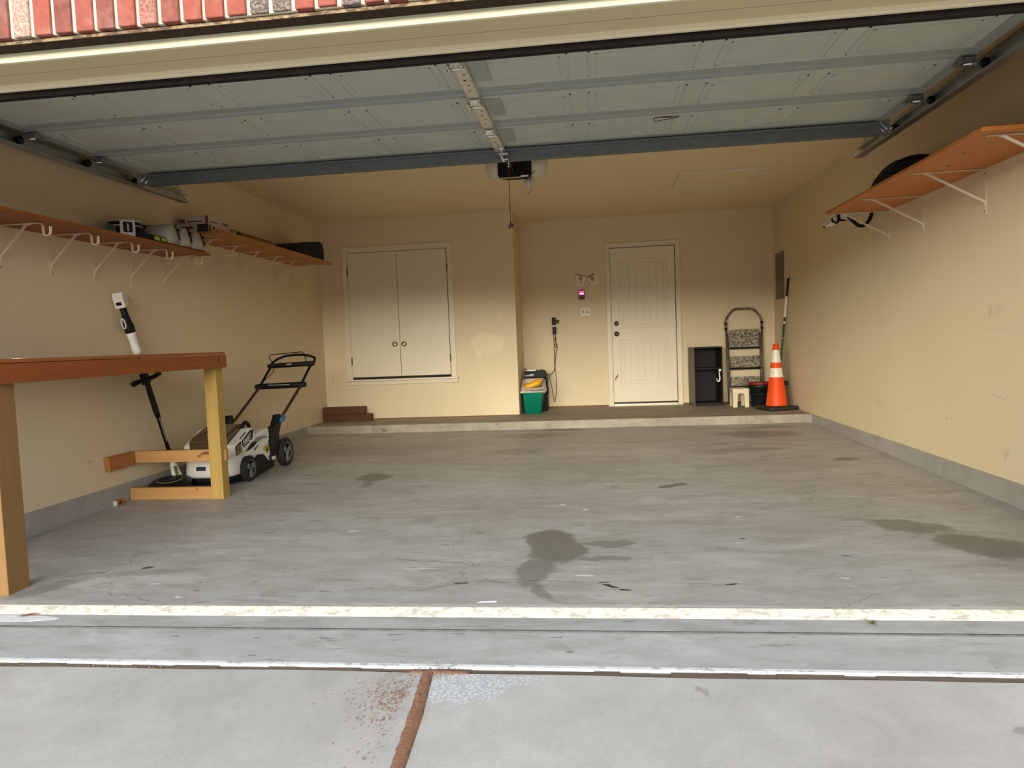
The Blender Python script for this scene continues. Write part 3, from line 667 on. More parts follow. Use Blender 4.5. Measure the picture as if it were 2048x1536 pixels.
m = MB(); m.prism([(.778, 1.866), (.784, 1.855), (.790, 1.838), (.786, 1.836), (.780, 1.848)], Y1 - .0236, Y1 - .0222, axis=1); part('paint_chip', m, M_chip, cu)

# ------------------------------------------------------------------ things fixed to the back wall
M_paper = pm('printed_tag_paper', (.85, .78, .62), .8)
M_ink = pm('dark_ink', (.08, .05, .035), .8)
def tag_paper(lbl, c, w, h, ang, fold):
    t = thing('warning_tag', lbl, 'tag', (c[0], Y2, c[1]), group='paper warning tags')
    R_ = Matrix.Translation((c[0], Y2 - .0015, c[1])) @ Matrix.Rotation(ang, 4, 'Y')
    m = MB().mat(R_); m.box(-w / 2, w / 2, -.0015, .0015, -h / 2, h / 2); m.add([(-w / 2, -.0015, -h / 2), (w / 2, -.0015, -h / 2), (w / 2, -.012, -h / 2 + fold), (-w / 2, -.010, -h / 2 + fold)], [(0, 1, 2, 3)])
    part('paper', m, M_paper, t)
    m = MB().mat(R_); m.box(-w / 2, w / 2, -.003, -.0016, h / 2 - .010, h / 2); m.box(-w / 2, -w / 2 + .004, -.0028, -.0016, -h / 2, h / 2)
    for i in range(3): m.box(-w * .36, w * .34, -.0026, -.0016, -h * .16 - i * .013, -h * .16 - i * .013 + .003)
    part('print_lines', m, M_ink, t)
    m = MB().mat(R_); rr = .026; m.tube([(rr * math.cos(2 * PI * i / 20) + .004, -.003, h * .16 + rr * math.sin(2 * PI * i / 20)) for i in range(20)], .0035, 6, closed=True)
    m.tube([(.004 - rr * .7, -.003, h * .16 + rr * .7), (.004 + rr * .7, -.003, h * .16 - rr * .7)], .003, 6); m.box(-.004, .010, -.0028, -.0016, h * .16 - .014, h * .16 + .012)
    part('prohibition_symbol', m, M_ink, t)
tag_paper('left of two paper warning tags beside the house door, tilted clockwise', (3.190, 1.818), .128, .135, math.radians(15), .02)
tag_paper('right of two paper warning tags beside the house door, tilted counterclockwise', (3.352, 1.813), .115, .125, math.radians(-27), .02)
wc = thing('wall_control', 'black garage door wall button with glowing red display', 'wall control', (3.205, Y2, 1.63))
m = MB(); m.prism(rrect(3.167, 3.243, 1.565, 1.688, .014), Y2 - .022, Y2 - .001, axis=1); part('body', m, pm('dark_control_plastic', (.035, .006, .010), .4), wc, bevel=.003)
M_glow = NT('red_display_glow'); M_glow.color((.5, .01, .05)); M_glow.b.inputs['Emission Color'].default_value = (1., .05, .16, 1); M_glow.b.inputs['Emission Strength'].default_value = 1.3
M_glow2 = NT('pale_display_glow'); M_glow2.color((.8, .3, .4)); M_glow2.b.inputs['Emission Color'].default_value = (1., .50, .58, 1); M_glow2.b.inputs['Emission Strength'].default_value = 1.3
m = MB(); m.prism(rrect(3.176, 3.234, 1.622, 1.676, .006), Y2 - .0235, Y2 - .0218, axis=1); dsp = part('display', m, M_glow.m, wc, label='glowing red display')
m = MB(); m.prism([(3.178, 1.648), (3.198, 1.640), (3.205, 1.655), (3.212, 1.640), (3.232, 1.648), (3.232, 1.632), (3.178, 1.632)], Y2 - .0246, Y2 - .0236, axis=1); part('display_icon', m, M_glow2.m, dsp)
for bx in (3.188, 3.222): part('button', MB().at((bx, Y2 - .022, 1.603), (PI / 2, 0, 0)).lathe([(0, 0), (.010, 0), (.009, .004), (0, .005)], 14), pm('grey_button', (.30, .20, .22), .5), wc)
sw = thing('light_switch', 'white double toggle light switch plate below the red display', 'light switch', (3.24, Y2, 1.405))
m = MB(); m.prism(rrect(3.187, 3.303, 1.345, 1.462, .008), Y2 - .008, Y2 - .001, axis=1); part('plate', m, pm('ivory_switch_plate', (.76, .70, .58), .4), sw, bevel=.003)
for bx in (3.221, 3.269): part('toggle', MB().prism([(Y2 - .008, 1.388), (Y2 - .022, 1.398), (Y2 - .018, 1.412), (Y2 - .008, 1.418)], bx - .006, bx + .006, axis=0), pm('toggle_tan', (.30, .22, .14), .5), sw)
pl = thing('wall_bumper', 'small round cream door bumper ring on the wall left of the hanging cords', 'bumper', (2.704, Y2, 1.05))
part('ring', MB().at((2.704, Y2 - .001, 1.050), (PI / 2, 0, 0)).lathe([(.012, 0), (.030, 0), (.030, .008), (.024, .014), (.014, .010), (.012, .004)], 22), M_trimwhite, pl)
ou = thing('wall_outlet', 'small ivory wall outlet plate behind two black power adapters', 'outlet', (2.845, Y2, 1.27))
part('plate', MB().prism(rrect(2.812, 2.885, 1.205, 1.325, .006), Y2 - .006, Y2 - .001, axis=1), pm('ivory_outlet', (.62, .52, .38), .5), ou, bevel=.002)
def adapter(x0, x1, z0, z1, lbl, prong=False):
    a = thing('power_adapter', lbl, 'power adapter', ((x0 + x1) / 2, Y2, z0), group='black power adapters on the outlet')
    part('body', MB().prism(rrect(x0, x1, z0, z1, .008), Y2 - .055, Y2 - .0065, axis=1), M_black, a, bevel=.004)
    if prong: part('side_plug', MB().prism(rrect(x1 - .002, x1 + .045, (z0 + z1) / 2 - .028, (z0 + z1) / 2 + .018, .012), Y2 - .03, Y2 - .0065, axis=1), pm('brown_plug', (.10, .05, .025), .6), a, label='brown side plug')
    return a
adapter(2.807, 2.855, 1.247, 1.345, 'upper black power adapter with a brown side plug', True)
adapter(2.812, 2.858, 1.128, 1.222, 'lower black power adapter with two hanging cords')
def cord(name, pts, lbl, r=.004):
    # smooth the path
    P = [Vector(p) for p in pts]; out = []
    for i in range(len(P) - 1):
        p0, p1, p2, p3 = P[max(i - 1, 0)], P[i], P[i + 1], P[min(i + 2, len(P) - 1)]
        for k in range(6):
            t = k / 6; out.append(.5 * ((2 * p1) + (p2 - p0) * t + (2 * p0 - 5 * p1 + 4 * p2 - p3) * t * t + (3 * p1 - p0 - 3 * p2 + p3) * t ** 3))
    out.append(P[-1]); m = MB().tube(out, r, 8)
    return tag(m.build(name, M_cord), lbl, 'cord', 'brown power cords below the outlet')
yw = Y2 - .012
cord('charging_cable', [(2.822, yw - .02, 1.132), (2.823, yw, 1.05), (2.826, yw, .99), (2.845, yw, .955), (2.862, yw, .985), (2.85, yw, 1.005), (2.832, yw, .985), (2.828, yw, .93), (2.82, yw, .80), (2.822, yw, .70), (2.83, yw, .62), (2.838, yw, .50), (2.832, yw, .38), (2.806, yw, .24), (2.79, yw, .30), (2.775, yw, .42), (2.755, yw, .52), (2.745, yw - .02, .585)], 'long brown power cord looping near the floor beside the bin')
cord('charging_cable', [(2.846, yw - .03, 1.132), (2.845, yw - .014, 1.08), (2.842, yw - .012, 1.04), (2.862, yw - .012, .95), (2.84, yw - .014, .86), (2.828, yw - .014, .74), (2.815, yw - .014, .66), (2.785, yw - .02, .62), (2.76, yw - .05, .60), (2.722, yw - .20, .61)], 'shorter brown power cord running from the outlet to the battery charger')
m = MB(); m.box(2.836, 2.850, Y2 - .030, Y2 - .0005, 1.03, 1.085); tag(m.build('cord_clip', M_black), 'black inline plug on the cord below the lower adapter', 'plug')

# ------------------------------------------------------------------ breaker panel on the right wall
bp_ = thing('breaker_panel', 'grey green metal breaker panel on the right wall near the back corner', 'electrical panel', (XR, 6.21, 1.44))
M_panel = pm('grey_panel_paint', (.175, .165, .10), .55, .2, var=.05)
part('frame', MB().box(XR - .012, XR - .0005, 6.045, 6.392, 1.442, 2.008), M_panel, bp_, bevel=.003)
dd = part('door', MB().box(XR - .019, XR - .012, 6.075, 6.362, 1.485, 1.965), pm('panel_door_paint', (.16, .15, .09), .5, .2), bp_, bevel=.002)
part('latch', MB().box(XR - .026, XR - .019, 6.088, 6.104, 1.56, 1.60), M_nickel, dd)

# ------------------------------------------------------------------ shelves and brackets
M_osb = wood('stained_shelf_plywood', (.34, .105, .020), (.21, .055, .010), axis=1, grain=16, rough=.55)
M_osb2 = wood('honey_shelf_plywood', (.46, .19, .035), (.32, .115, .02), axis=1, grain=22, rough=.6)
M_osbR = wood('orange_shelf_plywood', (.60, .20, .035), (.44, .125, .02), axis=1, grain=14, rough=.5,
              knots=[((5.30, 1.33), (.012, .03), 0, .8, .4), ((5.36, 1.62), (.010, .035), 0, .8, .4), ((5.40, 1.30), (.010, .03), 0, .7, .4), ((5.33, 2.2), (.012, .02), 0, .5, .4)], plane=(0, 1))
M_brk = pm('ivory_bracket_enamel', (.70, .60, .48), .4, .1, var=.03)
def shelf(name, x0, x1, y0, y1, z, t, mat, label):
    return tag(MB().box(x0, x1, y0, y1, z, z + t).build(name, mat, bevel=.002), label, 'shelf', 'wooden wall shelves')
ZL, ZL2, ZRS = 1.816, 2.000, 1.942
shelf('wall_shelf', .0, .355, -.02, 2.575, ZL, .019, M_osb, 'stained wooden shelf on the left wall nearest the garage opening')
shelf('wall_shelf', .0, .44, 2.640, 5.00, ZL2, .019, M_osb2, 'higher honey plywood shelf on the left wall towards the back')
shelf('wall_shelf', 5.165, XR, .905, 3.115, ZRS, .020, M_osbR, 'orange plywood shelf on the right wall under the door track')
M_screw = pm('rusty_screw', (.06, .035, .02), .6, .4)
def bracket(label, group, loc, arm, drop, hook, d=1, tip=.035):
    """origin at the wall, on the shelf underside; the arm points in +x (d=-1 flips it)"""
    t = thing('shelf_bracket', label, 'shelf bracket', loc, 0, group)
    m = MB(); m.box(0, .004 * d, -.011, .011, -drop, -.001); part('wall_leg', m, M_brk, t, local=True)
    m = MB()
    if hook:
        a = arm
        pts = [(0.002 * d, 0, -.004), ((a - .03) * d, 0, -.004), ((a - .008) * d, 0, -.008), (a * d, 0, -.022), (a * d, 0, -.050)]
        pts += [((a + .022 - .022 * math.cos(t_)) * d, 0, -.055 - .022 * math.sin(t_)) for t_ in [PI * i / 8 for i in range(9)]] + [((a + .044) * d, 0, -.040), ((a + .046) * d, 0, -.026)]
        m.tube(pts, .01, flat=(.017, .0045))
    else: m.tube([(.002 * d, 0, -.004), (arm * d, 0, -.004)], .01, flat=(.016, .0045))
    part('arm', m, M_brk, t, local=True, label='arm ending in an open rod hook' if hook else None)
    m = MB(); m.tube([(.003 * d, 0, -drop + .055), (.008 * d, 0, -drop + .075), ((arm - .075 - (.03 if hook else 0)) * d, 0, -.010), ((arm - .055 - (.02 if hook else 0)) * d, 0, -.0045)], .01, flat=(.013, .008))
    part('brace', m, M_brk, t, local=True)
    for z in (-.03, -drop + .018): part('screw', MB().at((.004 * d, 0, z), (0, PI / 2 * d, 0)).lathe([(0, 0), (.004, 0), (.003, .0025), (0, .003)], 10), M_screw, t, local=True)
    return t
g1, g2, g3 = 'hooked brackets under the near left shelf', 'plain brackets under the far left shelf', 'brackets under the right shelf'
ordn = ['nearest the garage opening', 'second from the garage opening', 'third from the garage opening', 'fourth from the garage opening', 'fifth from the garage opening', 'last, by the back wall']
b0 = bracket('ivory shelf bracket with rod hook under the near left shelf, nearest the garage opening', g1, (0, .965, ZL), .285, .255, True)
for i, y in enumerate((1.345, 1.727, 2.107, 2.490)): dup(b0, (0, y, ZL), 'ivory shelf bracket with rod hook under the near left shelf, %s' % ordn[i + 1], g1)
b1 = bracket('plain ivory shelf bracket under the higher left shelf, nearest the garage opening', g2, (0, 2.885, ZL2), .265, .25, False)
for i, y in enumerate((3.295, 3.705, 4.10, 4.495, 4.905)): dup(b1, (0, y, ZL2), 'plain ivory shelf bracket under the higher left shelf, %s' % ordn[i + 1], g2)
b2 = bracket('ivory shelf bracket under the orange right shelf, nearest the garage opening', g3, (XR, .985, ZRS), .40, .265, False, -1)
for lab, y in (('second from the garage opening', 1.755), ('third from the garage opening', 2.525), ('farthest, beside the looped black hose', 3.085)): dup(b2, (XR, y, ZRS), 'ivory shelf bracket under the orange right shelf, %s' % lab, g3)

# ------------------------------------------------------------------ things on the near left shelf
zt = ZL + .019
M_greygreen = pm('grey_green_box', (.17, .17, .14), .6)
M_navy = pm('navy_plastic', (.012, .013, .022), .5)
M_offwhite = pm('off_white_vinyl', (.44, .405, .33), .5, var=.04)
M_tubgreen = pm('dark_green_tub', (.035, .045, .032), .4)
M_lime = pm('lime_window', (.30, .46, .05), .3)
M_print = pm('white_print', (.62, .58, .5), .6)
tb = thing('tool_tub', 'round black tub with white rim and square white front label on the near left shelf', 'tub', (.146, 1.865, zt))
part('body', MB().at((.146, 1.865, zt)).lathe([(0, 0), (.092, 0), (.098, .01), (.105, .11), (.105, .128), (.094, .14), (0, .142)], 28), M_black, tb)
part('rim', MB().at((.146, 1.865, zt)).lathe([(.104, .129), (.109, .129), (.110, .137), (.104, .140)], 28, cap=False), M_print, tb, label='white painted rim')
part('band', MB().at((.146, 1.865, zt)).lathe([(.1035, .098), (.1075, .098), (.1075, .104), (.1035, .104)], 28, cap=False), M_print, tb)
m = MB(); M_ = frame(((.146) + .108 * math.sin(.75), 1.865 - .108 * math.cos(.75), zt + .080), (math.cos(.75), math.sin(.75), 0), (0, 0, 1)); m.mat(M_)
lb = part('front_label', m.prism(rrect(-.045, .045, -.055, .055, .012), -.006, .003, axis=2), M_print, tb, label='square white label')
part('label_window', MB().mat(M_).prism(rrect(-.028, .030, -.028, .042, .008), .003, .0045, axis=2), M_black, lb)
part('label_stripe', MB().mat(M_).box(-.003, .006, -.020, .030, .0045, .0055), M_print, lb)
part('green_side', MB().mat(M_ @ Matrix.Translation((-.095, -.012, -.045))).prism(rrect(-.030, .030, -.045, .04, .01), -.01, .014, axis=2), M_tubgreen, tb, label='dark green ribbed side piece')
bx_ = thing('storage_box', 'small grey green box behind the round tub on the near left shelf', 'box', (.10, 2.07, zt))
part('body', MB().box(.02, .138, 2.0, 2.16, zt, zt + .135), M_greygreen, bx_, bevel=.004); part('lid', MB().box(.016, .142, 1.996, 2.164, zt + .135, zt + .152), M_black, bx_, bevel=.003, label='black lid')
bx_ = thing('storage_box', 'flat dark navy box behind the white rolls on the near left shelf', 'box', (.10, 2.33, zt))
part('body', MB().box(.02, .135, 2.19, 2.50, zt, zt + .150), M_navy, bx_, bevel=.004); part('lid', MB().box(.016, .139, 2.186, 2.504, zt + .150, zt + .172), M_navy, bx_, bevel=.003)
lv = thing('equipment_case', 'low black case with two lime green windows at the shelf edge', 'case', (.29, 1.95, zt))
part('case', MB().prism([(.262, zt), (.345, zt), (.342, zt + .035), (.325, zt + .048), (.262, zt + .052)], 1.80, 2.035, axis=1), M_black, lv, bevel=.004)
for y in (1.885, 1.962): part('window', MB().prism([(.3445, zt + .010), (.3465, zt + .010), (.3435, zt + .036), (.3415, zt + .036)], y, y + .058, axis=1), M_lime, lv, label='lime green window')
def roll(y0, y1, h, x1, lab):
    t = thing('vinyl_roll', lab, 'roll', (.2, (y0 + y1) / 2, zt), group='white rolls with black drawcords')
    n = 14; rings = []
    for x, k in ((x1 - .188, .93), (x1 - .18, 1.), (x1 - .09, 1.02), (x1 - .012, 1.), (x1, .96)):
        ring = [(x, y0 + (y1 - y0) * (.5 - .5 * k * math.cos(PI * i / n)) , zt + .003 + h * k * math.sin(PI * i / n) ** .62) for i in range(n + 1)]
        rings.append(ring)
    m = MB().loft(rings); part('cover', m, M_offwhite, t)
    yy = y0 + (y1 - y0) * .80
    prof = [(x1 - .19 + .19 * i / 6, y0 + (y1 - y0) * (.68 + .02 * i), zt + .006 + h * math.sin(PI * .78) ** .62 * (1 - .02 * i)) for i in range(7)]
    m = MB(); fr = [(x1 + .003, y0 + (y1 - y0) * (.60 + .34 * i / 6), zt + .004 + h * math.sin(PI * (.62 + .33 * i / 6)) ** .62) for i in range(7)]
    m.tube(fr, .0055, 6); c = part('drawcord', m, M_black, t)
    e = fr[3]; part('toggle', MB().ball((e[0] + .004, e[1] + .004, e[2]), (.010, .012, .012), 10), M_black, c)
    part('hem', MB().tube([(x1 + .001, y0 + .006, zt + .006), (x1 + .001, y1 - .006, zt + .006)], .005, 6), M_black, t)
roll(2.045, 2.205, .152, .335, 'nearest of three white rolls with black drawcords on the shelf')
roll(2.210, 2.360, .150, .335, 'middle of three white rolls with black drawcords on the shelf')
roll(2.365, 2.535, .142, .335, 'farthest of three white rolls with black drawcords on the shelf end')

# ------------------------------------------------------------------ things on the higher left shelf
z2 = ZL2 + .019
M_carton = pm('printed_white_carton', (.50, .43, .34), .7, var=.05)
M_cartonred = pm('carton_red_print', (.20, .045, .03), .7)
M_cartonblk = pm('carton_black_print', (.03, .018, .015), .7)
M_brownbox = pm('brown_cardboard', (.22, .12, .055), .8, var=.1)
def carton(lab, x0, x1, y0, y1, z0, z1, mat, pr):
    t = thing('carton', lab, 'box', ((x0 + x1) / 2, (y0 + y1) / 2, z0), group='flat cartons on the higher left shelf')
    b = part('box', MB().box(x0, x1, y0, y1, z0, z1), mat, t, bevel=.002)
    for face, a, c, e, f, mm in pr:
        m = MB()
        if face == 'x': m.box(x1 - .0005, x1 + .0008, a, c, e, f)
        else: m.box(a, c, y0 - .0008, y0 + .0005, e, f)
        part('print', m, mm, b)
carton('upper of two stacked white printed cartons on the higher left shelf', .04, .30, 2.668, 3.02, z2 + .067, z2 + .130, M_carton,
       [('x', 2.70, 2.82, z2 + .085, z2 + .092, M_cartonblk), ('x', 2.88, 2.98, z2 + .085, z2 + .108, M_greygreen), ('y', .12, .25, z2 + .085, z2 + .093, M_cartonblk), ('y', .275, .299, z2 + .067, z2 + .130, M_cartonred), ('y', .05, .10, z2 + .08, z2 + .11, M_cartonred)])
carton('lower of two stacked white printed cartons on the higher left shelf', .03, .31, 2.655, 3.00, z2, z2 + .066, M_carton,
       [('x', 2.656, 2.682, z2 + .004, z2 + .062, M_cartonred), ('x', 2.71, 2.74, z2 + .030, z2 + .050, M_cartonblk), ('x', 2.75, 2.97, z2 + .022, z2 + .034, M_greygreen), ('y', .21, .305, z2 + .004, z2 + .064, M_cartonblk), ('y', .08, .18, z2 + .03, z2 + .05, M_cartonred)])
carton('long brown cardboard carton lying along the higher left shelf', .06, .30, 3.03, 3.80, z2, z2 + .078, M_brownbox,
       [('x', 3.05, 3.10, z2 + .028, z2 + .066, M_carton), ('x', 3.12, 3.19, z2 + .016, z2 + .07, M_cartonblk), ('x', 3.42, 3.55, z2 + .03, z2 + .045, M_carton)])
bg_ = thing('tool_bag', 'black zip bag with white tags at the far end of the higher left shelf', 'bag', (.22, 4.6, z2))
rings = []
for y, w, h in ((4.10, .05, .015), (4.15, .10, .06), (4.24, .14, .105), (4.38, .155, .150), (4.60, .16, .185), (4.78, .16, .212), (4.89, .15, .205), (4.965, .13, .12), (4.99, .10, .02)):
    rings.append([(.22 + w * math.cos(t) , y, z2 + max(0, h * (math.sin(t) if math.sin(t) > 0 else 0)) ** 1.) if False else (.22 + w * (1 if abs(math.cos(t)) > .7 else abs(math.cos(t)) / .7) * (1 if math.cos(t) > 0 else -1), y, z2 + h * (.0 if math.sin(t) < 0 else min(1, math.sin(t) / .72))) for t in [2 * PI * (i + .5) / 20 for i in range(20)]])
part('body', MB().loft(rings), M_blackmatte, bg_, bevel=.006)
part('zip_edge', MB().tube([(.31, 4.30, z2 + .130), (.31, 4.48, z2 + .166), (.305, 4.66, z2 + .194)], .0045, 6), pm('grey_piping', (.30, .27, .22), .6), bg_, label='grey piping along the top')
for i, pts in enumerate(([(4.90, .02), (4.915, .085), (4.925, .12), (4.932, .085)], [(4.905, .01), (4.895, .05), (4.91, .075), (4.922, .01)], [(4.928, .01), (4.93, .07), (4.945, .09), (4.952, .02)])):
    part('white_tag', MB().prism([(y, z2 + z) for y, z in pts], .378, .384, axis=0) if False else MB().prism([(y, z2 + z) for y, z in pts], .372, .378, axis=0), M_print, bg_, label='crumpled white tag')
part('strap', MB().tube([(.25, 4.97, z2 + .10), (.30, 5.02, z2 + .105), (.34, 5.015, z2 + .04)], .005, 6), M_black, bg_)

# ------------------------------------------------------------------ right shelf
zr = ZRS + .020
br_ = thing('folded_bag', 'dark navy rounded bag lying on the orange right shelf', 'bag', (5.42, 2.4, zr))
rings = []
for y, w, h in ((2.12, .02, .08), (2.14, .08, .135), (2.20, .11, .175), (2.32, .125, .192), (2.44, .13, .180), (2.56, .125, .145), (2.65, .11, .10), (2.715, .08, .05), (2.735, .05, .01)):
    rings.append([(5.42 + w * math.copysign(abs(math.cos(t)) ** .6, math.cos(t)), y, zr + h * max(0., math.sin(t)) ** .7) for t in [2 * PI * (i + .5) / 22 for i in range(22)]])
part('body', MB().loft(rings), M_blackmatte, br_)
part('flap', MB().loft([[(5.42 + .16 * math.cos(t), 2.14 - .03 * k, zr + .06 + .09 * max(0, math.sin(t)) + .02 * k) for t in [PI * i / 10 for i in range(11)]] for k in (0, .5, 1)], cap=False), M_blackmatte, br_)
hv = thing('cordless_tool', 'white and black cordless tool with looped black hose hanging past the right shelf end', 'power tool', (5.4, 3.36, 1.9))
yb = 3.36
m = MB(); rings = []
for x, z, w, h in ((5.232, 1.882, .010, .006), (5.25, 1.890, .018, .013), (5.275, 1.902, .024, .018), (5.30, 1.918, .030, .030), (5.33, 1.938, .034, .036), (5.37, 1.958, .036, .036), (5.40, 1.972, .036, .034), (5.44, 1.985, .034, .032), (5.50, 1.99, .03, .028)):
    rings.append([(x, yb + w * math.cos(t), z + h * math.sin(t)) for t in [2 * PI * i / 16 for i in range(16)]])
part('housing', m.loft(rings), M_white, hv, label='white tapered housing')
part('nozzle_tip', MB().box(5.226, 5.243, yb - .012, yb + .012, 1.876, 1.886), M_black, hv)
part('grip', MB().tube([(5.285, yb - .034, 1.945), (5.287, yb - .040, 1.918), (5.315, yb - .040, 1.902), (5.345, yb - .042, 1.925), (5.395, yb - .040, 1.918)], [.007, .008, .009, .010, .004], 8), M_black, hv, label='black trigger grip')
part('motor_cap', MB().box(5.325, 5.350, yb - .040, yb - .010, 1.925, 1.990), M_black, hv, bevel=.004)
hp = [(5.395, yb, 1.985), (5.415, yb - .02, 1.955), (5.44, yb - .02, 1.925), (5.475, yb - .02, 1.892), (5.50, yb - .02, 1.873), (5.527, yb - .02, 1.870), (5.553, yb - .02, 1.884), (5.578, yb - .02, 1.915), (5.594, yb - .02, 1.950), (5.598, yb - .02, 1.99), (5.602, yb - .005, 2.01)]
part('hose', MB().tube(hp, .0145, 12), M_black, hv, label='thick black looped hose')
part('wall_hook', MB().tube([(XR - .001, yb - .02, 2.03), (XR - .03, yb - .02, 2.02), (5.56, yb - .02, 2.00), (5.50, yb, 1.995)], .006, 8), M_galv, hv)

# ------------------------------------------------------------------ workbench along the left wall
M_rail = wood('redwood_stained_rail', (.33, .085, .014), (.20, .045, .007), axis=1, grain=18, rough=.55,
              knots=[((.93, 1.03), (.008, .012), 0, .8, .4), ((.885, 1.0), (.012, .034), .1, .9, .4), ((1.18, .985), (.012, .016), 0, .7, .4), ((1.30, .975), (.02, .012), 0, .5, .4), ((.60, .955), (.02, .012), 0, .5, .4), ((1.62, 1.03), (.01, .012), 0, .6, .4), ((.45, 1.03), (.012, .012), 0, .5, .4)], plane=(1, 2))
M_top = wood('bench_top_plywood', (.36, .11, .022), (.24, .06, .012), axis=1, grain=12, rough=.6)
M_post = wood('treated_pine_post', (.52, .34, .085), (.37, .225, .05), axis=2, grain=13, rough=.65, knots=[((.635, .47), (.014, .02), 0, .8, .4), ((.675, .30), (.008, .008), 0, .8, .4), ((.725, .80), (.01, .03), .2, .6, .4)])
M_post2 = wood('rough_pine_post', (.27, .145, .045), (.18, .085, .022), axis=2, grain=13, rough=.7, knots=[((.66, .55), (.012, .03), 0, .7, .4), ((.615, .035), (.02, .02), 0, .9, .4)])
M_lum = wood('pine_board', (.56, .30, .10), (.38, .17, .045), axis=0, grain=20, rough=.6, knots=[((.23, .345), (.05, .014), .15, .8, .5), ((.18, .325), (.02, .012), .1, .7, .5), ((.17, .095), (.012, .008), 0, .6, .4), ((.30, .06), (.008, .006), 0, .6, .4)])
M_led = wood('orange_pine_ledger', (.44, .17, .042), (.34, .115, .026), axis=1, grain=14, rough=.6)
wb = thing('workbench', 'homemade wooden workbench with reddish rail and square posts along the left wall', 'workbench', (.35, 1.0, 0))
part('front_rail', MB().box(.718, .756, 0.066, 1.985, .945, 1.034), M_rail, wb, bevel=.003, label='reddish stained front rail')
part('top', MB().box(.012, .7525, .066, 1.976, 1.0365, 1.054), M_top, wb, bevel=.002)
part('back_rail', MB().box(.010, .048, .066, 1.96, .945, 1.034), M_top, wb, bevel=.002)
part('end_rail', MB().box(.048, .628, 1.905, 1.943, .945, 1.034), M_top, wb, bevel=.002)
part('post', MB().box(.628, .717, 1.900, 1.989, FLOOR(1.9) - .001, 1.034), M_post, wb, bevel=.003, label='greenish treated square post')
part('post', MB().box(.610, .699, .105, .225, FLOOR(.105) - .001, 1.034), M_post2, wb, bevel=.003, label='rough brown square post')
part('bottom_board', MB().box(.012, .627, 1.903, 1.941, FLOOR(1.9), FLOOR(1.9) + .086), M_lum, wb, bevel=.003)
part('cross_brace', MB().box(.048, .640, 1.9895, 2.0275, .283, .368), M_lum, wb, bevel=.003) if False else part('cross_brace', MB().box(.040, .627, 1.945, 1.983, .284, .368), M_lum, wb, bevel=.003)
part('wall_ledger', MB().prism([(1.680, .270), (1.945, .272), (1.945, .368), (1.672, .366)], .002, .040, axis=0), M_led, wb, bevel=.003)
part('brace_end', MB().box(.7175, .7275, 1.945, 1.983, .286, .366), M_lum, wb, bevel=.002)
part('paint_chip', MB().prism([(.22, 1.0545), (.26, 1.0545), (.25, 1.0575), (.23, 1.0575)], .70, .74, axis=0), M_whitecool, wb, label='white chip on the bench top')
m = MB(); m.prism([(1.728, FLOOR(1.75)), (1.815, FLOOR(1.75)), (1.812, FLOOR(1.75) + .030), (1.790, FLOOR(1.75) + .042), (1.765, FLOOR(1.75) + .036), (1.732, FLOOR(1.75) + .034)], .008, .034, axis=0)
sw_ = thing('wood_scrap', 'small splintered wood scrap lying against the left curb', 'wood scrap', (.02, 1.77, FLOOR(1.77)))
part('block', m, M_led, sw_, bevel=.003); part('split_knot', MB().prism([(1.748, FLOOR(1.75) + .012), (1.775, FLOOR(1.75) + .008), (1.785, FLOOR(1.75) + .026), (1.76, FLOOR(1.75) + .030)], .0335, .0355, axis=0), M_cartonblk, sw_)
part('pale_edge', MB().box(.0085, .0345, 1.727, 1.733, FLOOR(1.75), FLOOR(1.75) + .036), M_print, sw_)

# ------------------------------------------------------------------ string trimmer leaning behind the bench
st_ = thing('string_trimmer', 'white and black cordless string trimmer leaning on the left wall behind the bench', 'string trimmer', (.14, 2.3, FLOOR(2.3)))
TA, TB = Vector((.16, 2.250, .105)), Vector((.052, 1.895, 1.435))
TD = (TB - TA).normalized(); TX = Vector((1, 0, 0)) - TD * TD.x; TX.normalize(); TY = TD.cross(TX)
def TM(d, ang=0.):
    m = Matrix((TX, TY, TD)).transposed().to_4x4(); m.translation = TA + TD * d; return m @ Matrix.Rotation(ang, 4, 'Z')
LT = (TB - TA).length
part('shaft', MB().mat(TM(0)).tube([(0, 0, .08), (0, 0, LT - .22)], .0135, 12), M_black, st_, label='long black shaft')
part('shaft_coupler', MB().mat(TM(.56)).lathe([(.0135, -.06), (.019, -.05), (.021, 0), (.021, .12), (.019, .20), (.0135, .22)], 14), M_black, st_)
part('shaft_label', MB().mat(TM(.42)).prism(rrect(-.009, .009, -.11, .10, .006), -.0155, -.0125, axis=1) if False else MB().mat(TM(.40)).box(.004, .0142, -.009, -.0, -.09, .11), pm('grey_sticker', (.20, .19, .16), .5), st_)
part('front_handle', MB().mat(TM(.800)).tube([(-.092, -.035, -.02), (-.088, -.035, -.02), (-.06, -.03, -.008), (-.02, -.024, .0), (.03, -.024, .006), (.10, -.03, .026), (.145, -.035, .046), (.152, -.035, .048)], [.012, .018, .019, .015, .015, .016, .016, .010], 12), M_black, st_, label='black cross handle')
part('handle_clamp', MB().mat(TM(.800)).prism(rrect(-.022, .022, -.032, .020, .008), -.03, .05, axis=2), M_black, st_)
hz = LT - .378
rings = []
for d, a, b in ((hz - .01, .022, .022), (hz, .030, .030), (hz + .045, .032, .033), (hz + .052, .026, .028), (hz + .10, .027, .032), (hz + .15, .030, .040), (hz + .16, .02, .03)):
    rings.append([tuple(TA + TD * d + TX * a * math.cos(t) + TY * b * math.sin(t)) for t in [2 * PI * i / 18 for i in range(18)]])
part('white_housing', MB().loft(rings), M_white, st_, label='white lower handle housing')
rings = []
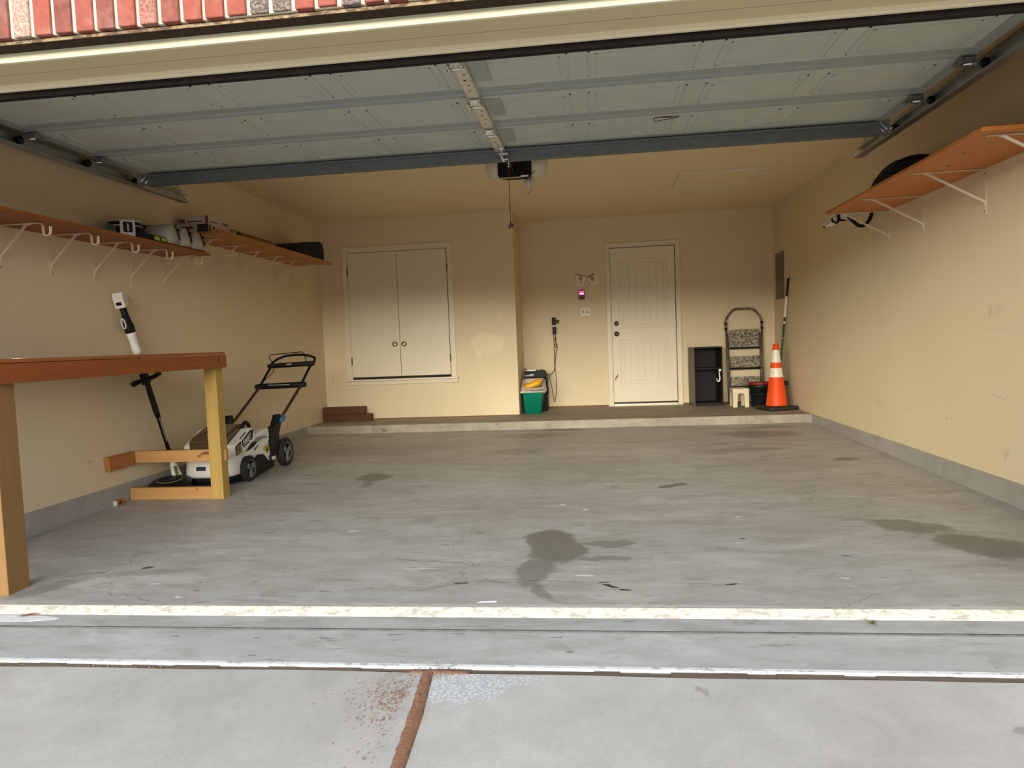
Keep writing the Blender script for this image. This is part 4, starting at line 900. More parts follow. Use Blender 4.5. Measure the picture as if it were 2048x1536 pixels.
for d, a, b, o in ((hz + .135, .026, .036, 0), (hz + .16, .030, .040, .0), (hz + .20, .030, .042, .0), (hz + .24, .023, .030, 0), (hz + .30, .020, .023, 0), (hz + .335, .022, .024, 0)):
    rings.append([tuple(TA + TD * d + TX * a * math.cos(t) + TY * (b * math.sin(t) + o)) for t in [2 * PI * i / 18 for i in range(18)]])
part('grip', MB().loft(rings), M_black, st_, label='black rear grip')
part('trigger_guard', MB().mat(TM(hz + .225)).tube([(.026 * math.cos(t) * .55 - .004, -.040, .042 * math.sin(t) * .85) for t in [2 * PI * i / 16 for i in range(16)]], .0045, 8, closed=True), M_white, st_, label='white trigger ring')
part('battery', MB().mat(TM(hz + .385, .25)).prism(rrect(-.036, .036, -.044, .044, .012), -.052, .045, axis=2), M_white, st_, bevel=.006, label='white battery block')
part('battery_vent', MB().mat(TM(hz + .385, .25)).box(-.018, .018, -.0465, -.043, -.030, -.008), M_black, st_)
part('battery_cap', MB().mat(TM(hz + .437, .25)).prism(rrect(-.033, .040, -.042, .042, .012), -.012, .006, axis=2), M_white, st_, bevel=.004)
part('lower_shroud', MB().mat(TM(0)).loft([[(a * math.cos(t), b * math.sin(t) - .0, d) for t in [2 * PI * i / 16 for i in range(16)]] for d, a, b in ((.0, .034, .040), (.03, .036, .042), (.12, .024, .026), (.15, .016, .018))]), M_white, st_, label='white motor shroud above the head')
part('shroud_stripe', MB().mat(TM(0)).box(.018, .030, -.035, -.012, .0, .115), pm('olive_stripe', (.20, .17, .03), .5), st_)
HC = Vector((.172, 2.132, .105)); nz = Vector((.03, -.16, .98)).normalized(); ux = Vector((1, 0, 0)) - nz * nz.x; ux.normalize(); uy = nz.cross(ux)
HM = Matrix((ux, uy, nz)).transposed().to_4x4(); HM.translation = HC
part('guard', MB().mat(HM).lathe([(.0, .030), (.05, .028), (.11, .020), (.148, -.006), (.151, -.018), (.144, -.014), (.115, .006), (.05, .018), (0, .02)], 32), M_black, st_, label='wide black round guard')
part('spool_head', MB().mat(HM).lathe([(0, -.030), (.045, -.028), (.05, -.010), (.045, .02), (0, .022)], 20), M_galv, st_)
part('guard_ring', MB().mat(HM).lathe([(.085, .024), (.092, .023), (.092, .026), (.085, .027)], 28, cap=False), M_greygreen, st_)

# ------------------------------------------------------------------ lawn mower
M_mow = pm('mower_white_shell', (.76, .73, .66), .38, var=.04)
M_smoke = pm('smoky_brown_cover', (.075, .045, .022), .18, var=.2, coat=.5)
M_tyre = pm('mower_tyre', (.012, .012, .012), .8, bump=.4, scale=40)
M_rim = pm('grey_wheel_rim', (.14, .135, .12), .5)
M_blue = pm('blue_accent', (.035, .16, .26), .45)
M_bluegrey = pm('blue_grey_panel', (.16, .21, .21), .4)
M_yellow = pm('yellow_label', (.42, .33, .03), .5)
M_ledlens = pm('headlight_lens', (.22, .19, .05), .25)
mw = thing('lawn_mower', 'white cordless push lawn mower with black wheels and raised handle beside the bench', 'lawn mower', (.37, 2.75, FLOOR(2.7)))
def hull(xc, hw, y0, y1, r, z): return [(x, y, z) for x, y in rrect(xc - hw, xc + hw, y0, y1, r, 6)]
part('deck', MB().loft([hull(.375, .200, 2.255, 3.02, .13, .105), hull(.375, .205, 2.24, 3.03, .14, .125), hull(.375, .200, 2.25, 3.02, .14, .215), hull(.375, .185, 2.27, 3.0, .13, .262), hull(.375, .15, 2.28, 2.98, .11, .275)]), M_mow, mw, label='white deck shell')
part('underside', MB().loft([hull(.375, .19, 2.275, 2.99, .12, .055), hull(.375, .196, 2.26, 3.01, .13, .112)]), M_black, mw, label='black under deck')
part('discharge_shade_panel', MB().prism([(2.62, .062), (2.96, .062), (2.98, .16), (2.90, .135), (2.82, .195), (2.72, .215), (2.64, .19)], .560, .590, axis=0), M_black, mw, bevel=.008)  # black panel on the discharge side; chamber shading put into its colour
cheek = [(2.345, .255), (2.335, .340), (2.56, .440), (2.615, .445), (2.640, .415), (2.68, .345), (2.70, .270)]
part('side_cowl', MB().prism(cheek, .515, .592, axis=0), M_mow, mw, bevel=.010, label='white side cowl with logo')
part('side_cowl', MB().prism(cheek, .165, .235, axis=0), M_mow, mw, bevel=.010)
part('rear_cowl', MB().prism([(2.64, .25), (2.66, .365), (2.70, .385), (2.88, .405), (2.95, .40), (2.97, .25)], .18, .585, axis=0), M_mow, mw, bevel=.012)
part('flank', MB().prism([(2.46, .235), (2.52, .262), (2.86, .335), (2.93, .25), (2.97, .155), (2.86, .135), (2.78, .20), (2.66, .215)], .570, .597, axis=0), M_mow, mw, bevel=.006, label='white flank panel')
part('battery_cover', MB().prism([(2.30, .255), (2.295, .385), (2.34, .41), (2.57, .478), (2.62, .472), (2.645, .40), (2.66, .27)], .236, .514, axis=0), M_smoke, mw, bevel=.014, label='smoky brown battery cover')
part('cover_ridge', MB().prism([(2.36, .412), (2.56, .470), (2.56, .480), (2.36, .422)], .27, .31, axis=0), M_smoke, mw, bevel=.003)
part('carry_handle', MB().tube([(.52, 2.58, .44), (.525, 2.60, .472), (.525, 2.63, .484), (.525, 2.67, .468), (.53, 2.70, .40)], .016, 10), M_black, mw)
hl = part('headlight', MB().prism([(2.332, .262), (2.326, .330), (2.412, .358), (2.425, .275)], .5925, .5965, axis=0), M_black, mw, label='headlight cluster')
for i in range(2):
    for j in range(2): part('headlight_lens', MB().prism([(2.340 + j * .040, .270 + j * .004 + i * .033), (2.336 + j * .042, .296 + j * .006 + i * .034), (2.368 + j * .042, .305 + j * .006 + i * .034), (2.372 + j * .040, .276 + j * .004 + i * .033)], .5965, .5985, axis=0), M_ledlens, hl)
lg = part('logo_plate', MB().prism([(2.440, .318), (2.430, .358), (2.575, .428), (2.622, .425), (2.592, .348), (2.545, .352)], .5925, .5955, axis=0), M_black, mw, label='black logo plate')
text_part('HART', .052, M_whitecool, lg, frame((.5962, 2.512, .362), (0, 1, .38), (0, 0, 1)), 'logo_lettering', .0006, .0008)
part('logo_stripe', MB().prism([(2.452, .304), (2.450, .312), (2.545, .345), (2.552, .338)], .5925, .5950, axis=0), M_black, mw)
part('flank_stripe', MB().prism([(2.470, .270), (2.560, .318), (2.600, .330), (2.700, .337), (2.620, .296), (2.540, .274)], .5972, .5990, axis=0), M_black, mw, label='black wedge stripe')
part('flank_panel', MB().prism([(2.600, .325), (2.655, .352), (2.80, .352), (2.845, .335), (2.74, .332), (2.69, .320)], .5965, .6000, axis=0), M_bluegrey, mw, label='blue grey wedge panel')
part('blue_mark', MB().prism([(2.600, .270), (2.66, .290), (2.70, .296), (2.640, .262), (2.625, .252)], .5972, .5985, axis=0), M_blue, mw)
yl = part('warning_label', MB().prism([(2.745, .262), (2.842, .292), (2.870, .240), (2.835, .196), (2.770, .238)], .5972, .5986, axis=0), M_yellow, mw, label='yellow warning label')
part('label_header', MB().prism([(2.748, .262), (2.840, .291), (2.850, .275), (2.752, .252)], .5987, .5992, axis=0), M_white, yl); part('label_mark', MB().prism([(2.815, .222), (2.832, .250), (2.845, .225), (2.832, .208)], .5987, .5994, axis=0), M_black, yl)
part('white_sticker', MB().prism([(2.905, .172), (2.965, .172), (2.970, .128), (2.912, .128)], .5972, .5995, axis=0), M_whitecool, mw); part('blue_sticker', MB().prism([(2.845, .172), (2.895, .180), (2.902, .128), (2.862, .132)], .5972, .5990, axis=0), pm('dark_blue_sticker', (.03, .05, .10), .5), mw)
part('front_sticker', MB().prism([(.315, .165), (.320, .195), (.392, .195), (.392, .165)], 2.241, 2.2485, axis=1), pm('blue_black_sticker', (.012, .03, .08), .4), mw); part('cowl_vent', MB().prism([(2.405, .372), (2.405, .383), (2.495, .425), (2.498, .414)], .5925, .5935, axis=0), M_black, mw)
for s_, x in ((1, .592), (-1, .155)):
    m = MB(); m.prism([(2.88, .16), (2.86, .30), (2.905, .33), (2.895, .40), (2.97, .415), (3.03, .50), (3.09, .50), (3.11, .45), (3.06, .36), (3.04, .33), (3.05, .25), (3.0, .16)], x - .028, x + .020, axis=0)
    bk = part('handle_bracket', m, M_black, mw, bevel=.006)
    kx = x + .034 * s_
    part('cam_lever', MB().prism([(3.045, .435), (3.075, .475), (3.10, .468), (3.125, .492), (3.145, .470), (3.12, .440), (3.095, .445), (3.07, .425)], kx - .014, kx + .010, axis=0), M_blue, bk, bevel=.004, label='blue cam lever')
def wheel(x, y, r, w, s_, hub):
    z = FLOOR(y) + r; t = MB().at((x, y, z)); ww = w / 2
    t.lathe([(r * .66, -ww), (r * .92, -ww), (r, -ww * .6), (r, ww * .6), (r * .92, ww), (r * .74, ww), (r * .70, ww * .5), (r * .66, -ww)], 36, axis=0, cap=False)
    o = part('wheel', t, M_tyre, mw)
    q = MB().at((x, y, z)); q.lathe([(r * .64, -ww * .8), (r * .74, ww * .9 * s_) if s_ > 0 else (r * .74, -ww * .9), (r * .70, ww * .98 * s_), (r * .62, ww * .7 * s_)], 32, axis=0, cap=False)
    for k in range(3):
        a = 2 * PI * k / 3 + .5
        for da in (-.16, .16):
            q.tube([(ww * .72 * s_, .16 * r * math.cos(a + da * 2), .16 * r * math.sin(a + da * 2)), (ww * .80 * s_, .67 * r * math.cos(a + da), .67 * r * math.sin(a + da))], .011, 6)
    rr = part('rim', q, M_rim, o)
    part('disc', MB().at((x, y, z)).lathe([(0, -ww * .3), (r * .66, -ww * .3), (r * .66, ww * .2), (0, ww * .2)], 28, axis=0), pm('dark_wheel_disc', (.03, .03, .028), .6), o)
    part('hub', MB().at((x, y, z)).lathe([(0, ww * .5 * s_), (r * .24, ww * .6 * s_), (r * .22, ww * 1.05 * s_), (0, ww * 1.1 * s_)], 18, axis=0), hub, o)
wheel(.598, 2.500, .100, .052, 1, M_blue); wheel(.610, 3.135, .122, .056, 1, M_bluegrey); wheel(.150, 2.500, .100, .052, -1, M_blue); wheel(.140, 3.135, .122, .056, -1, M_bluegrey)
for x, xt in ((.595, .572), (.155, .165)):
    part('handle_tube', MB().tube([(x, 3.035, .405), (x * .5 + xt * .5, 3.15, .455), (xt, 3.62, .705), (xt, 3.67, .735)], .0135, 10), M_galv if False else pm('dark_handle_tube', (.06, .052, .035), .4, .5), mw)
    part('upper_handle_tube', MB().tube([(xt, 3.58, .680), (xt, 3.90, .905)], .012, 10), M_black, mw)
part('middle_bar', MB().tube([(.118, 3.640, .712), (.15, 3.640, .714), (.59, 3.640, .722), (.618, 3.640, .724)], [.022, .028, .028, .024], 14), M_black, mw, label='thick black telescoping bar')
part('bar_highlight', MB().box(.26, .47, 3.606, 3.614, .722, .732), M_bluegrey, mw)
part('upper_bar', MB().tube([(.130, 3.895, .900), (.16, 3.895, .902), (.575, 3.895, .912), (.605, 3.895, .914)], [.018, .025, .025, .022], 14), M_black, mw, label='thick black upper bar')
text_part('HART', .022, M_whitecool, mw, frame((.36, 3.868, .912), (1, 0, .02), (0, .3, 1)), 'bar_lettering', .0005)
part('grip_loop', MB().tube([(.155, 3.90, .905), (.165, 3.93, .935), (.20, 3.97, .968), (.27, 4.00, .995), (.36, 4.01, 1.003), (.46, 4.00, 1.000), (.54, 3.98, .985), (.595, 3.95, .965), (.600, 3.92, .930), (.585, 3.90, .912)], .0125, 10), M_black, mw, label='curved black grip')
part('bail_wire', MB().tube([(.185, 3.87, .935), (.165, 3.86, .990), (.18, 3.86, 1.012), (.36, 3.86, 1.022), (.50, 3.86, 1.030), (.515, 3.87, 1.02), (.535, 3.88, .93)], .0045, 8), M_black, mw)
part('control_cable', MB().tube([(.20, 3.87, .885), (.215, 3.82, .845), (.20, 3.75, .80), (.175, 3.68, .76), (.165, 3.62, .72)], .0035, 6), M_black, mw)

# ------------------------------------------------------------------ lumber on the step
M_beam = wood('dark_stained_beam', (.115, .034, .009), (.055, .016, .004), axis=0, grain=16, rough=.65)
tag(MB().box(.012, .616, 5.515, 5.604, ZP + .001, ZP + .090).build('timber_beam', M_beam, bevel=.003), 'longer dark reddish beam lying on the step in the back left corner', 'beam', 'dark beams stacked on the step')
tag(MB().box(.010, .540, 5.518, 5.607, ZP + .091, ZP + .178).build('timber_beam', M_beam, bevel=.003), 'shorter dark reddish beam stacked on top of the longer one', 'beam', 'dark beams stacked on the step')

# ------------------------------------------------------------------ green bin and charger
M_teal = pm('teal_green_plastic', (.0, .215, .135), .38, var=.04)
M_liner = NT('thin_bin_liner'); M_liner.color(M_liner.mix(M_liner.ramp(M_liner.noise(30, 4), [(.35, 0.), (.65, 1.)]), (.62, .50, .42), (.74, .66, .58))); M_liner.rough(.35); M_liner.b.inputs['Transmission Weight'].default_value = .15; M_liner = M_liner.m
M_yel = pm('yellow_plastic', (.85, .42, .005), .35, var=.04)
bn = thing('waste_bin', 'teal green plastic waste bin with a thin liner beside the wall corner', 'bin', (2.565, 5.90, ZP))
def rr3(x0, x1, y0, y1, r, z, n=5): return [(x, y, z) for x, y in rrect(x0, x1, y0, y1, r, n)]
part('body', MB().loft([rr3(2.470, 2.672, 5.800, 6.02, .022, ZP), rr3(2.452, 2.700, 5.785, 6.045, .03, ZP + .245), rr3(2.432, 2.718, 5.765, 6.06, .035, ZP + .262), rr3(2.430, 2.722, 5.762, 6.065, .035, ZP + .300), rr3(2.440, 2.712, 5.772, 6.055, .03, ZP + .300), rr3(2.452, 2.702, 5.785, 6.045, .03, ZP + .262), rr3(2.475, 2.668, 5.805, 6.015, .022, ZP + .02)], cap=True), M_teal, bn)
part('rim_lip', MB().tube([p for p in rr3(2.431, 2.721, 5.763, 6.064, .035, ZP + .270)], .006, 8, closed=True), M_teal, bn)
rng = random.Random(5); rings = []
for z, g in ((.262, .010), (.300, .008), (.318, .001), (.345, -.012), (.352, -.020), (.330, -.035), (.290, -.045)):
    ring = []
    for i, (x, y, _) in enumerate(rr3(2.430 - g, 2.722 + g, 5.762 - g, 6.065 + g, .035, 0, 8)):
        fr = max(0, (y - 5.76) / .3); ring.append((x + rng.uniform(-.005, .005), y + rng.uniform(-.005, .005), ZP + z + rng.uniform(-.008, .008) + ((.115 * fr - .034) if z > .305 else 0)))
    rings.append(ring)
part('liner', MB().loft(rings, cap=False), M_liner, bn, label='thin whitish pink bin liner')
jug = thing('yellow_jug', 'yellow plastic bottle lying in the teal bin', 'bottle', (2.585, 5.90, ZP + .36))
JM = Matrix.Translation((2.57, 5.89, ZP + .352)) @ Euler((0, math.radians(-22), .0)).to_matrix().to_4x4()
part('body', MB().mat(JM).loft([[(x, .062 * k * math.cos(t), .046 * k * math.sin(t)) for t in [2 * PI * i / 18 for i in range(18)]] for x, k in ((-.105, .45), (-.098, .75), (-.075, .95), (-.03, 1.), (.04, 1.02), (.075, .98), (.098, .8), (.104, .6))]), M_yel, jug)
part('shoulder', MB().mat(JM).loft([[(x, .040 * k * math.cos(t), .030 * k * math.sin(t) + .01) for t in [2 * PI * i / 14 for i in range(14)]] for x, k in ((.095, 1.), (.115, .8), (.128, .5))]), M_yel, jug)
cs = thing('tool_case', 'tall black tool case behind the teal bin', 'case', (2.58, 6.25, ZP))
part('body', MB().loft([rr3(2.452, 2.735, 6.12, 6.40, .02, ZP), rr3(2.448, 2.738, 6.115, 6.41, .02, ZP + .36), rr3(2.455, 2.730, 6.12, 6.40, .02, ZP + .425)]), M_black, cs, bevel=.004)
part('lid', MB().loft([rr3(2.445, 2.742, 6.110, 6.415, .02, ZP + .372), rr3(2.447, 2.740, 6.112, 6.413, .02, ZP + .412)]), M_navy, cs, bevel=.003)
part('latch', MB().box(2.735, 2.748, 6.18, 6.24, ZP + .20, ZP + .30), M_black, cs, bevel=.003)
bc = thing('battery_charger', 'black battery charger with white top strip standing on the tool case', 'charger', (2.58, 6.25, ZP + .425))
zc = ZP + .425
part('body', MB().prism([(2.452, zc), (2.712, zc), (2.722, zc + .03), (2.715, zc + .075), (2.695, zc + .095), (2.64, zc + .098), (2.62, zc + .085), (2.465, zc + .09), (2.452, zc + .06)], 6.14, 6.34, axis=1), M_black, bc, bevel=.008)
part('top_strip', MB().box(2.485, 2.600, 6.145, 6.30, zc + .088, zc + .108), M_whitecool, bc, bevel=.004, label='white top strip')
part('handle_cord', MB().tube([(2.455, 6.15, zc + .06), (2.452, 6.15, zc + .11), (2.468, 6.15, zc + .125), (2.482, 6.15, zc + .10)], .005, 6), M_black, bc)
text_part('HART', .026, M_whitecool, bc, frame((2.488, 6.1392, zc + .032), (1, 0, .02), (0, 0, 1)), 'maker_lettering', .0005, .0006)
text_part('40V', .038, M_whitecool, bc, frame((2.545, 6.1392, zc + .036), (1, 0, .02), (.1, 0, 1)), 'voltage_lettering', .0005, .0008)
part('side_plug', MB().tube([(2.715, 6.20, zc + .035), (2.745, 6.21, zc + .035)], .012, 10), M_cord, bc)

# ------------------------------------------------------------------ small black bookcase
M_esp = pm('espresso_laminate', (.010, .0065, .0045), .55, var=.2, scale=8, spec=.3)
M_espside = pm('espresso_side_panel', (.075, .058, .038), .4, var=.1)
bk_ = thing('bookcase', 'low black open bookcase with one middle shelf beside the house door', 'bookcase', (4.56, 6.19, ZP), math.radians(4.5))
W_, D_, Hh, T_ = .362, .29, .735, .017
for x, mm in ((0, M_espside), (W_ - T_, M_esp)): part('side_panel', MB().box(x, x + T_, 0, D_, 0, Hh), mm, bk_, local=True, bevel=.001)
part('top_panel', MB().box(T_, W_ - T_, 0, D_, Hh - T_, Hh), M_esp, bk_, local=True, bevel=.001)
part('shelf', MB().box(T_, W_ - T_, .01, D_ - .006, .455, .455 + T_), M_esp, bk_, local=True, bevel=.001)
part('bottom_panel', MB().box(T_, W_ - T_, .004, D_, .022, .022 + T_), M_esp, bk_, local=True, bevel=.001)
part('kick_board', MB().box(T_, W_ - T_, .012, .024, 0, .022), M_esp, bk_, local=True)
part('back_panel', MB().box(T_, W_ - T_, D_ - .006, D_, .022, Hh - T_), M_esp, bk_, local=True)
Bm = WM(bk_)
hk = thing('plastic_hook', 'small white curved hook hanging inside the black bookcase', 'hook', tuple(Bm @ Vector((.335, .03, .30))))
part('hook', MB().mat(Bm).tube([(.318, .02, .440), (.322, .015, .400), (.326, .012, .350), (.326, .012, .325), (.318, .012, .305), (.305, .012, .300), (.293, .012, .315), (.286, .012, .345)], [.0045, .007, .009, .010, .010, .009, .007, .003], 10), M_whitecool, hk)
part('hanger_tab', MB().mat(Bm).box(.316, .3445, .015, .024, .428, .4545), M_whitecool, hk)
part('debris', MB().mat(Bm).box(.075, .082, .03, .05, .0392, .056), M_whitecool, hk) if False else None

# ------------------------------------------------------------------ folded step ladder
M_lad = NT('paint_spattered_steel'); n_ = M_lad.noise(42, 6, .7); M_lad.color(M_lad.mix(M_lad.ramp(n_, [(.46, 0.), (.56, 1.)]), (.22, .18, .12), (.075, .058, .035))); M_lad.rough(.45); M_lad.b.inputs['Metallic'].default_value = .4; M_lad = M_lad.m
M_tread = NT('spattered_ribbed_tread'); n_ = M_tread.noise(36, 7, .75, dist=.6); wv = M_tread.node('ShaderNodeTexChecker'); M_tread.link(M_tread.mapping((1, 1, 1), rot=(0, math.radians(45), 0)), wv.inputs[0]); wv.inputs['Scale'].default_value = 90.
M_tread.color(M_tread.mix(M_tread.ramp(n_, [(.47, 0.), (.55, 1.)]), M_tread.mix(wv.outputs['Fac'], (.035, .03, .02), (.14, .125, .085)), (.38, .34, .25))); M_tread.rough(.7); M_tread.bump(wv.outputs['Fac'], .5, .004); M_tread = M_tread.m
ld = thing('step_ladder', 'folded three step ladder spattered with paint leaning on the back wall', 'step ladder', (5.235, 6.40, ZP))
lean = lambda z: 6.375 + (z - ZP) * .075
def lp(x, z, dy=0): return (x, lean(z) + dy, z)
xl, xr_ = 5.012, 5.452
loop = [lp(xl + .012, ZP + .006), lp(xl + .004, 1.06)]
top_ = [lp(xl - .006, 1.10), lp(xl - .003, 1.20), lp(xl + .012, 1.245), lp(xl + .065, 1.312), lp(xl + .095, 1.342), lp(xl + .14, 1.352), lp(xr_ - .14, 1.352), lp(xr_ - .10, 1.340), lp(xr_ - .065, 1.312), lp(xr_ - .018, 1.25), lp(xr_ - .002, 1.20), lp(xr_, 1.10)]
part('handrail', MB().tube(top_, .0135, 10), M_lad, ld, label='bent tube handrail')
for x0, x1 in ((xl + .010, xl), (xr_ - .006, xr_)):
    part('front_leg', MB().tube([lp(x0, ZP + .004), lp(x1, 1.15)], .0125, 10), M_lad, ld)
    part('rear_leg', MB().tube([lp(x0 + (.022 if x0 < 5.2 else -.022), ZP + .004, .035), lp(x1 + (.02 if x0 < 5.2 else -.02), 1.05, .025)], .0105, 10), M_lad, ld)
    part('joint_sleeve', MB().tube([lp(x1, 1.09), lp(x1, 1.185)], .0175, 10), M_black, ld, label='black joint sleeve'); part('sleeve_band', MB().tube([lp(x1, 1.115, -.003), lp(x1, 1.16, -.003)], .0172, 10), pm('grey_sleeve_band', (.16, .15, .13), .5), ld)
for z0, z1, a, b in ((.855, 1.090, 5.048, 5.412), (.597, .756, 5.046, 5.410), (.365, .497, 5.050, 5.408)):
    m = MB(); m.prism([(lean(z0) - .020, z0), (lean(z0) - .012, z0 + .018), (lean(z1) - .012, z1), (lean(z1) - .002, z1), (lean(z0) + .012, z0)], a, b, axis=0)
    tr = part('tread', m, M_tread, ld, bevel=.006); part('tread_edge', MB().tube([(a, lean(z0) - .016, z0 + .004), (b, lean(z0) - .016, z0 + .004)], .011, 10), M_black, tr, label='dark tread edge')
    part('tread_pivot', MB().tube([(xl, lean(z0), z0 + .01), (xr_, lean(z0), z0 + .01)], .006, 8), M_lad, ld)

# ------------------------------------------------------------------ small stool, bucket
M_stool = pm('ivory_stool_plastic', (.72, .62, .43), .4, var=.04)
so = thing('step_stool', 'small ivory plastic step stool in front of the folded ladder', 'stool', (5.10, 6.03, ZP))
hS = .228; sx0, sx1, sy0, sy1 = 4.980, 5.166, 5.915, 6.135
def archpts(a, b, wl, z0, zt_, r):
    p = [(a, z0), (a + .006, zt_), (b - .006, zt_), (b, z0), (b - wl, z0), (b - wl - .004, zt_ - .075)]
    p += [(b - wl - .004 - r + r * math.cos(t), zt_ - .075 + r * math.sin(t)) for t in [PI / 2 * i / 5 for i in range(1, 6)]]
    p += [(a + wl + .004 + r - r * math.sin(t), zt_ - .075 + r * math.cos(t)) for t in [PI / 2 * i / 5 for i in range(0, 6)]] + [(a + wl, z0)]
    return p
m = MB(); m.prism(archpts(sx0, sx1, .050, ZP, ZP + hS - .012, .028), sy0, sy0 + .012, axis=1); part('front_panel', m, M_stool, so, bevel=.003)
m = MB(); m.prism(archpts(sx0, sx1, .050, ZP, ZP + hS - .012, .028), sy1 - .012, sy1, axis=1); part('rear_panel', m, M_stool, so, bevel=.003)
for x0, x1 in ((sx0 - .001, sx0 + .014), (sx1 - .014, sx1 + .001)):
    m = MB(); m.prism(archpts(sy0 + .002, sy1 - .002, .055, ZP, ZP + hS - .012, .04), x0, x1, axis=0); part('side_panel', m, M_stool, so, bevel=.003)
for x in (sx0 + .016, sx0 + .036): part('leg_rib', MB().box(x, x + .008, sy0 - .004, sy0 + .004, ZP + .01, ZP + hS - .02), M_stool, so, bevel=.002)
part('seat', MB().prism(rrect(sx0 - .004, sx1 + .004, sy0 - .004, sy1 + .004, .02), ZP + hS - .014, ZP + hS, axis=2), M_stool, so, bevel=.005)
M_bkt = pm('dark_green_black_plastic', (.008, .011, .010), .45, spec=.3)
bu = thing('bucket', 'black plastic bucket with red lid between the stool and the cone', 'bucket', (5.308, 5.985, ZP))
c = (5.308, 5.985, ZP)
part('body', MB().at(c).lathe([(0, 0), (.094, 0), (.098, .006), (.121, .225), (.131, .226), (.133, .262), (.126, .268), (0, .268)], 32), M_bkt, bu)
part('band', MB().at(c).lathe([(.110, .150), (.1165, .152), (.1175, .160), (.112, .162)], 32, cap=False), M_bkt, bu)
part('lid', MB().at(c).lathe([(0, .268), (.128, .268), (.132, .274), (.132, .286), (.126, .292), (.118, .284), (0, .284)], 32), M_red, bu, label='red lid')
part('handle', MB().at(c).tube([(.134 * math.cos(t), .134 * math.sin(t) - .004, .250 - .035 * math.sin(-t)) for t in [-PI + PI * i / 12 for i in range(13)]], .004, 6), M_bkt, bu)

# ------------------------------------------------------------------ traffic cone
M_orange = pm('cone_orange', (.80, .070, .003), .35, var=.04)
M_refl = NT('scuffed_reflective_white'); n_ = M_refl.noise(22, 6, .7); M_refl.color(M_refl.mix(M_refl.ramp(n_, [(.60, 0.), (.66, .8)]), (.78, .73, .62), (.30, .24, .17))); M_refl.rough(.4); M_refl = M_refl.m
M_base = pm('black_rubber_base', (.018, .016, .012), .6, var=.3, bump=.2)
cn = thing('traffic_cone', 'orange traffic cone with two white bands standing on a black base', 'traffic cone', (5.402, 5.60, ZP))
cx, cy, z0 = 5.402, 5.60, ZP + .046
def rad(z): return .118 + (.030 - .118) * (z - .21) / (.905 - .21)
def conebit(za, zb, off=0.): return MB().at((cx, cy, 0)).lathe([(rad(za) + off, za), (rad(zb) + off, zb)], 40, cap=False)
m = MB().at((cx, cy, 0)).lathe([(rad(.2) + .006, .196), (rad(.215), .214), (rad(.897), .897), (.026, .908), (.020, .909), (.018, .89)], 40, cap=False)
part('cone_body', m, M_orange, cn)
part('white_band', conebit(.528, .632, .0015), M_refl, cn, label='lower scuffed white band'); part('white_band', conebit(.694, .838, .0015), M_refl, cn, label='upper white band')
part('top_hole', MB().at((cx, cy, .885)).lathe([(0, 0), (.019, 0), (.019, .004), (0, .004)], 20), M_black, cn)
m = MB().at((cx, cy, 0), (0, 0, math.radians(18))); b_ = .183
m.loft([rr3(-b_, b_, -b_, b_, .05, ZP + .002), rr3(-b_ - .002, b_ + .002, -b_ - .002, b_ + .002, .05, ZP + .024), rr3(-b_ + .006, b_ - .006, -b_ + .006, b_ - .006, .05, ZP + .042), rr3(-.135, .135, -.135, .135, .10, ZP + .050)])
part('base', m, M_base, cn, label='black rubber base')
for a in (0.0, 1.57, 3.14, 4.71):
    q = a + math.radians(18 + 45); part('base_foot', MB().at((cx + .205 * math.cos(q), cy + .205 * math.sin(q), ZP)).lathe([(0, .0), (.020, .0), (.024, .02), (.016, .034), (0, .034)], 14), M_base, cn)
# ------------------------------------------------------------------ striped pole and the red tool behind the cone
M_gpole = pm('green_pole_paint', (.012, .075, .035), .4); M_npole = pm('navy_pole_grip', (.012, .014, .018), .5); M_wpole = pm('white_pole_sleeve', (.72, .66, .54), .45)
po = thing('extension_pole', 'green and white extension pole leaning on the right wall behind the cone', 'pole', (5.52, 6.10, ZP))
PA, PB = Vector((5.535, 6.115, ZP + .004)), Vector((5.6125, 5.80, 1.722))
pp = lambda z: PA + (PB - PA) * ((z - PA.z) / (PB.z - PA.z))
part('lower_tube', MB().tube([pp(ZP + .004), pp(1.22)], .0125, 12), M_gpole, po, label='green tube')
part('white_sleeve', MB().tube([pp(1.215), pp(1.225), pp(1.445), pp(1.455)], [.0165, .0175, .0155, .014], 12), M_wpole, po, label='white sleeve')
part('grip', MB().tube([pp(1.45), pp(1.665)], .0135, 12), M_npole, po, label='dark navy grip')
part('tip', MB().tube([pp(1.66), pp(1.675), pp(1.69), pp(1.715)], [.010, .0095, .011, .009], 12), M_wpole, po, label='white threaded tip')
part('yellow_ring', MB().tube([pp(.962), pp(.974)], .0140, 12), M_yellow, po)
part('silver_mark', MB().tube([pp(1.135), pp(1.165)], .0129, 12), M_wpole, po)
jk = thing('garage_tool', 'red and black tool mostly hidden behind the traffic cone', 'tool', (5.50, 5.98, ZP))
part('frame', MB().prism([(5.85, ZP + .002), (6.03, ZP + .002), (6.03, ZP + .14), (5.95, ZP + .17), (5.85, ZP + .10)], 5.515, 5.575, axis=0), M_red, jk, bevel=.006)
part('handle', MB().prism([(5.85, ZP + .255), (6.00, ZP + .255), (6.00, ZP + .305), (5.85, ZP + .305)], 5.505, 5.605, axis=0), M_black, jk, bevel=.008)
part('post', MB().box(5.53, 5.56, 5.92, 5.95, ZP + .15, ZP + .26), M_black, jk)

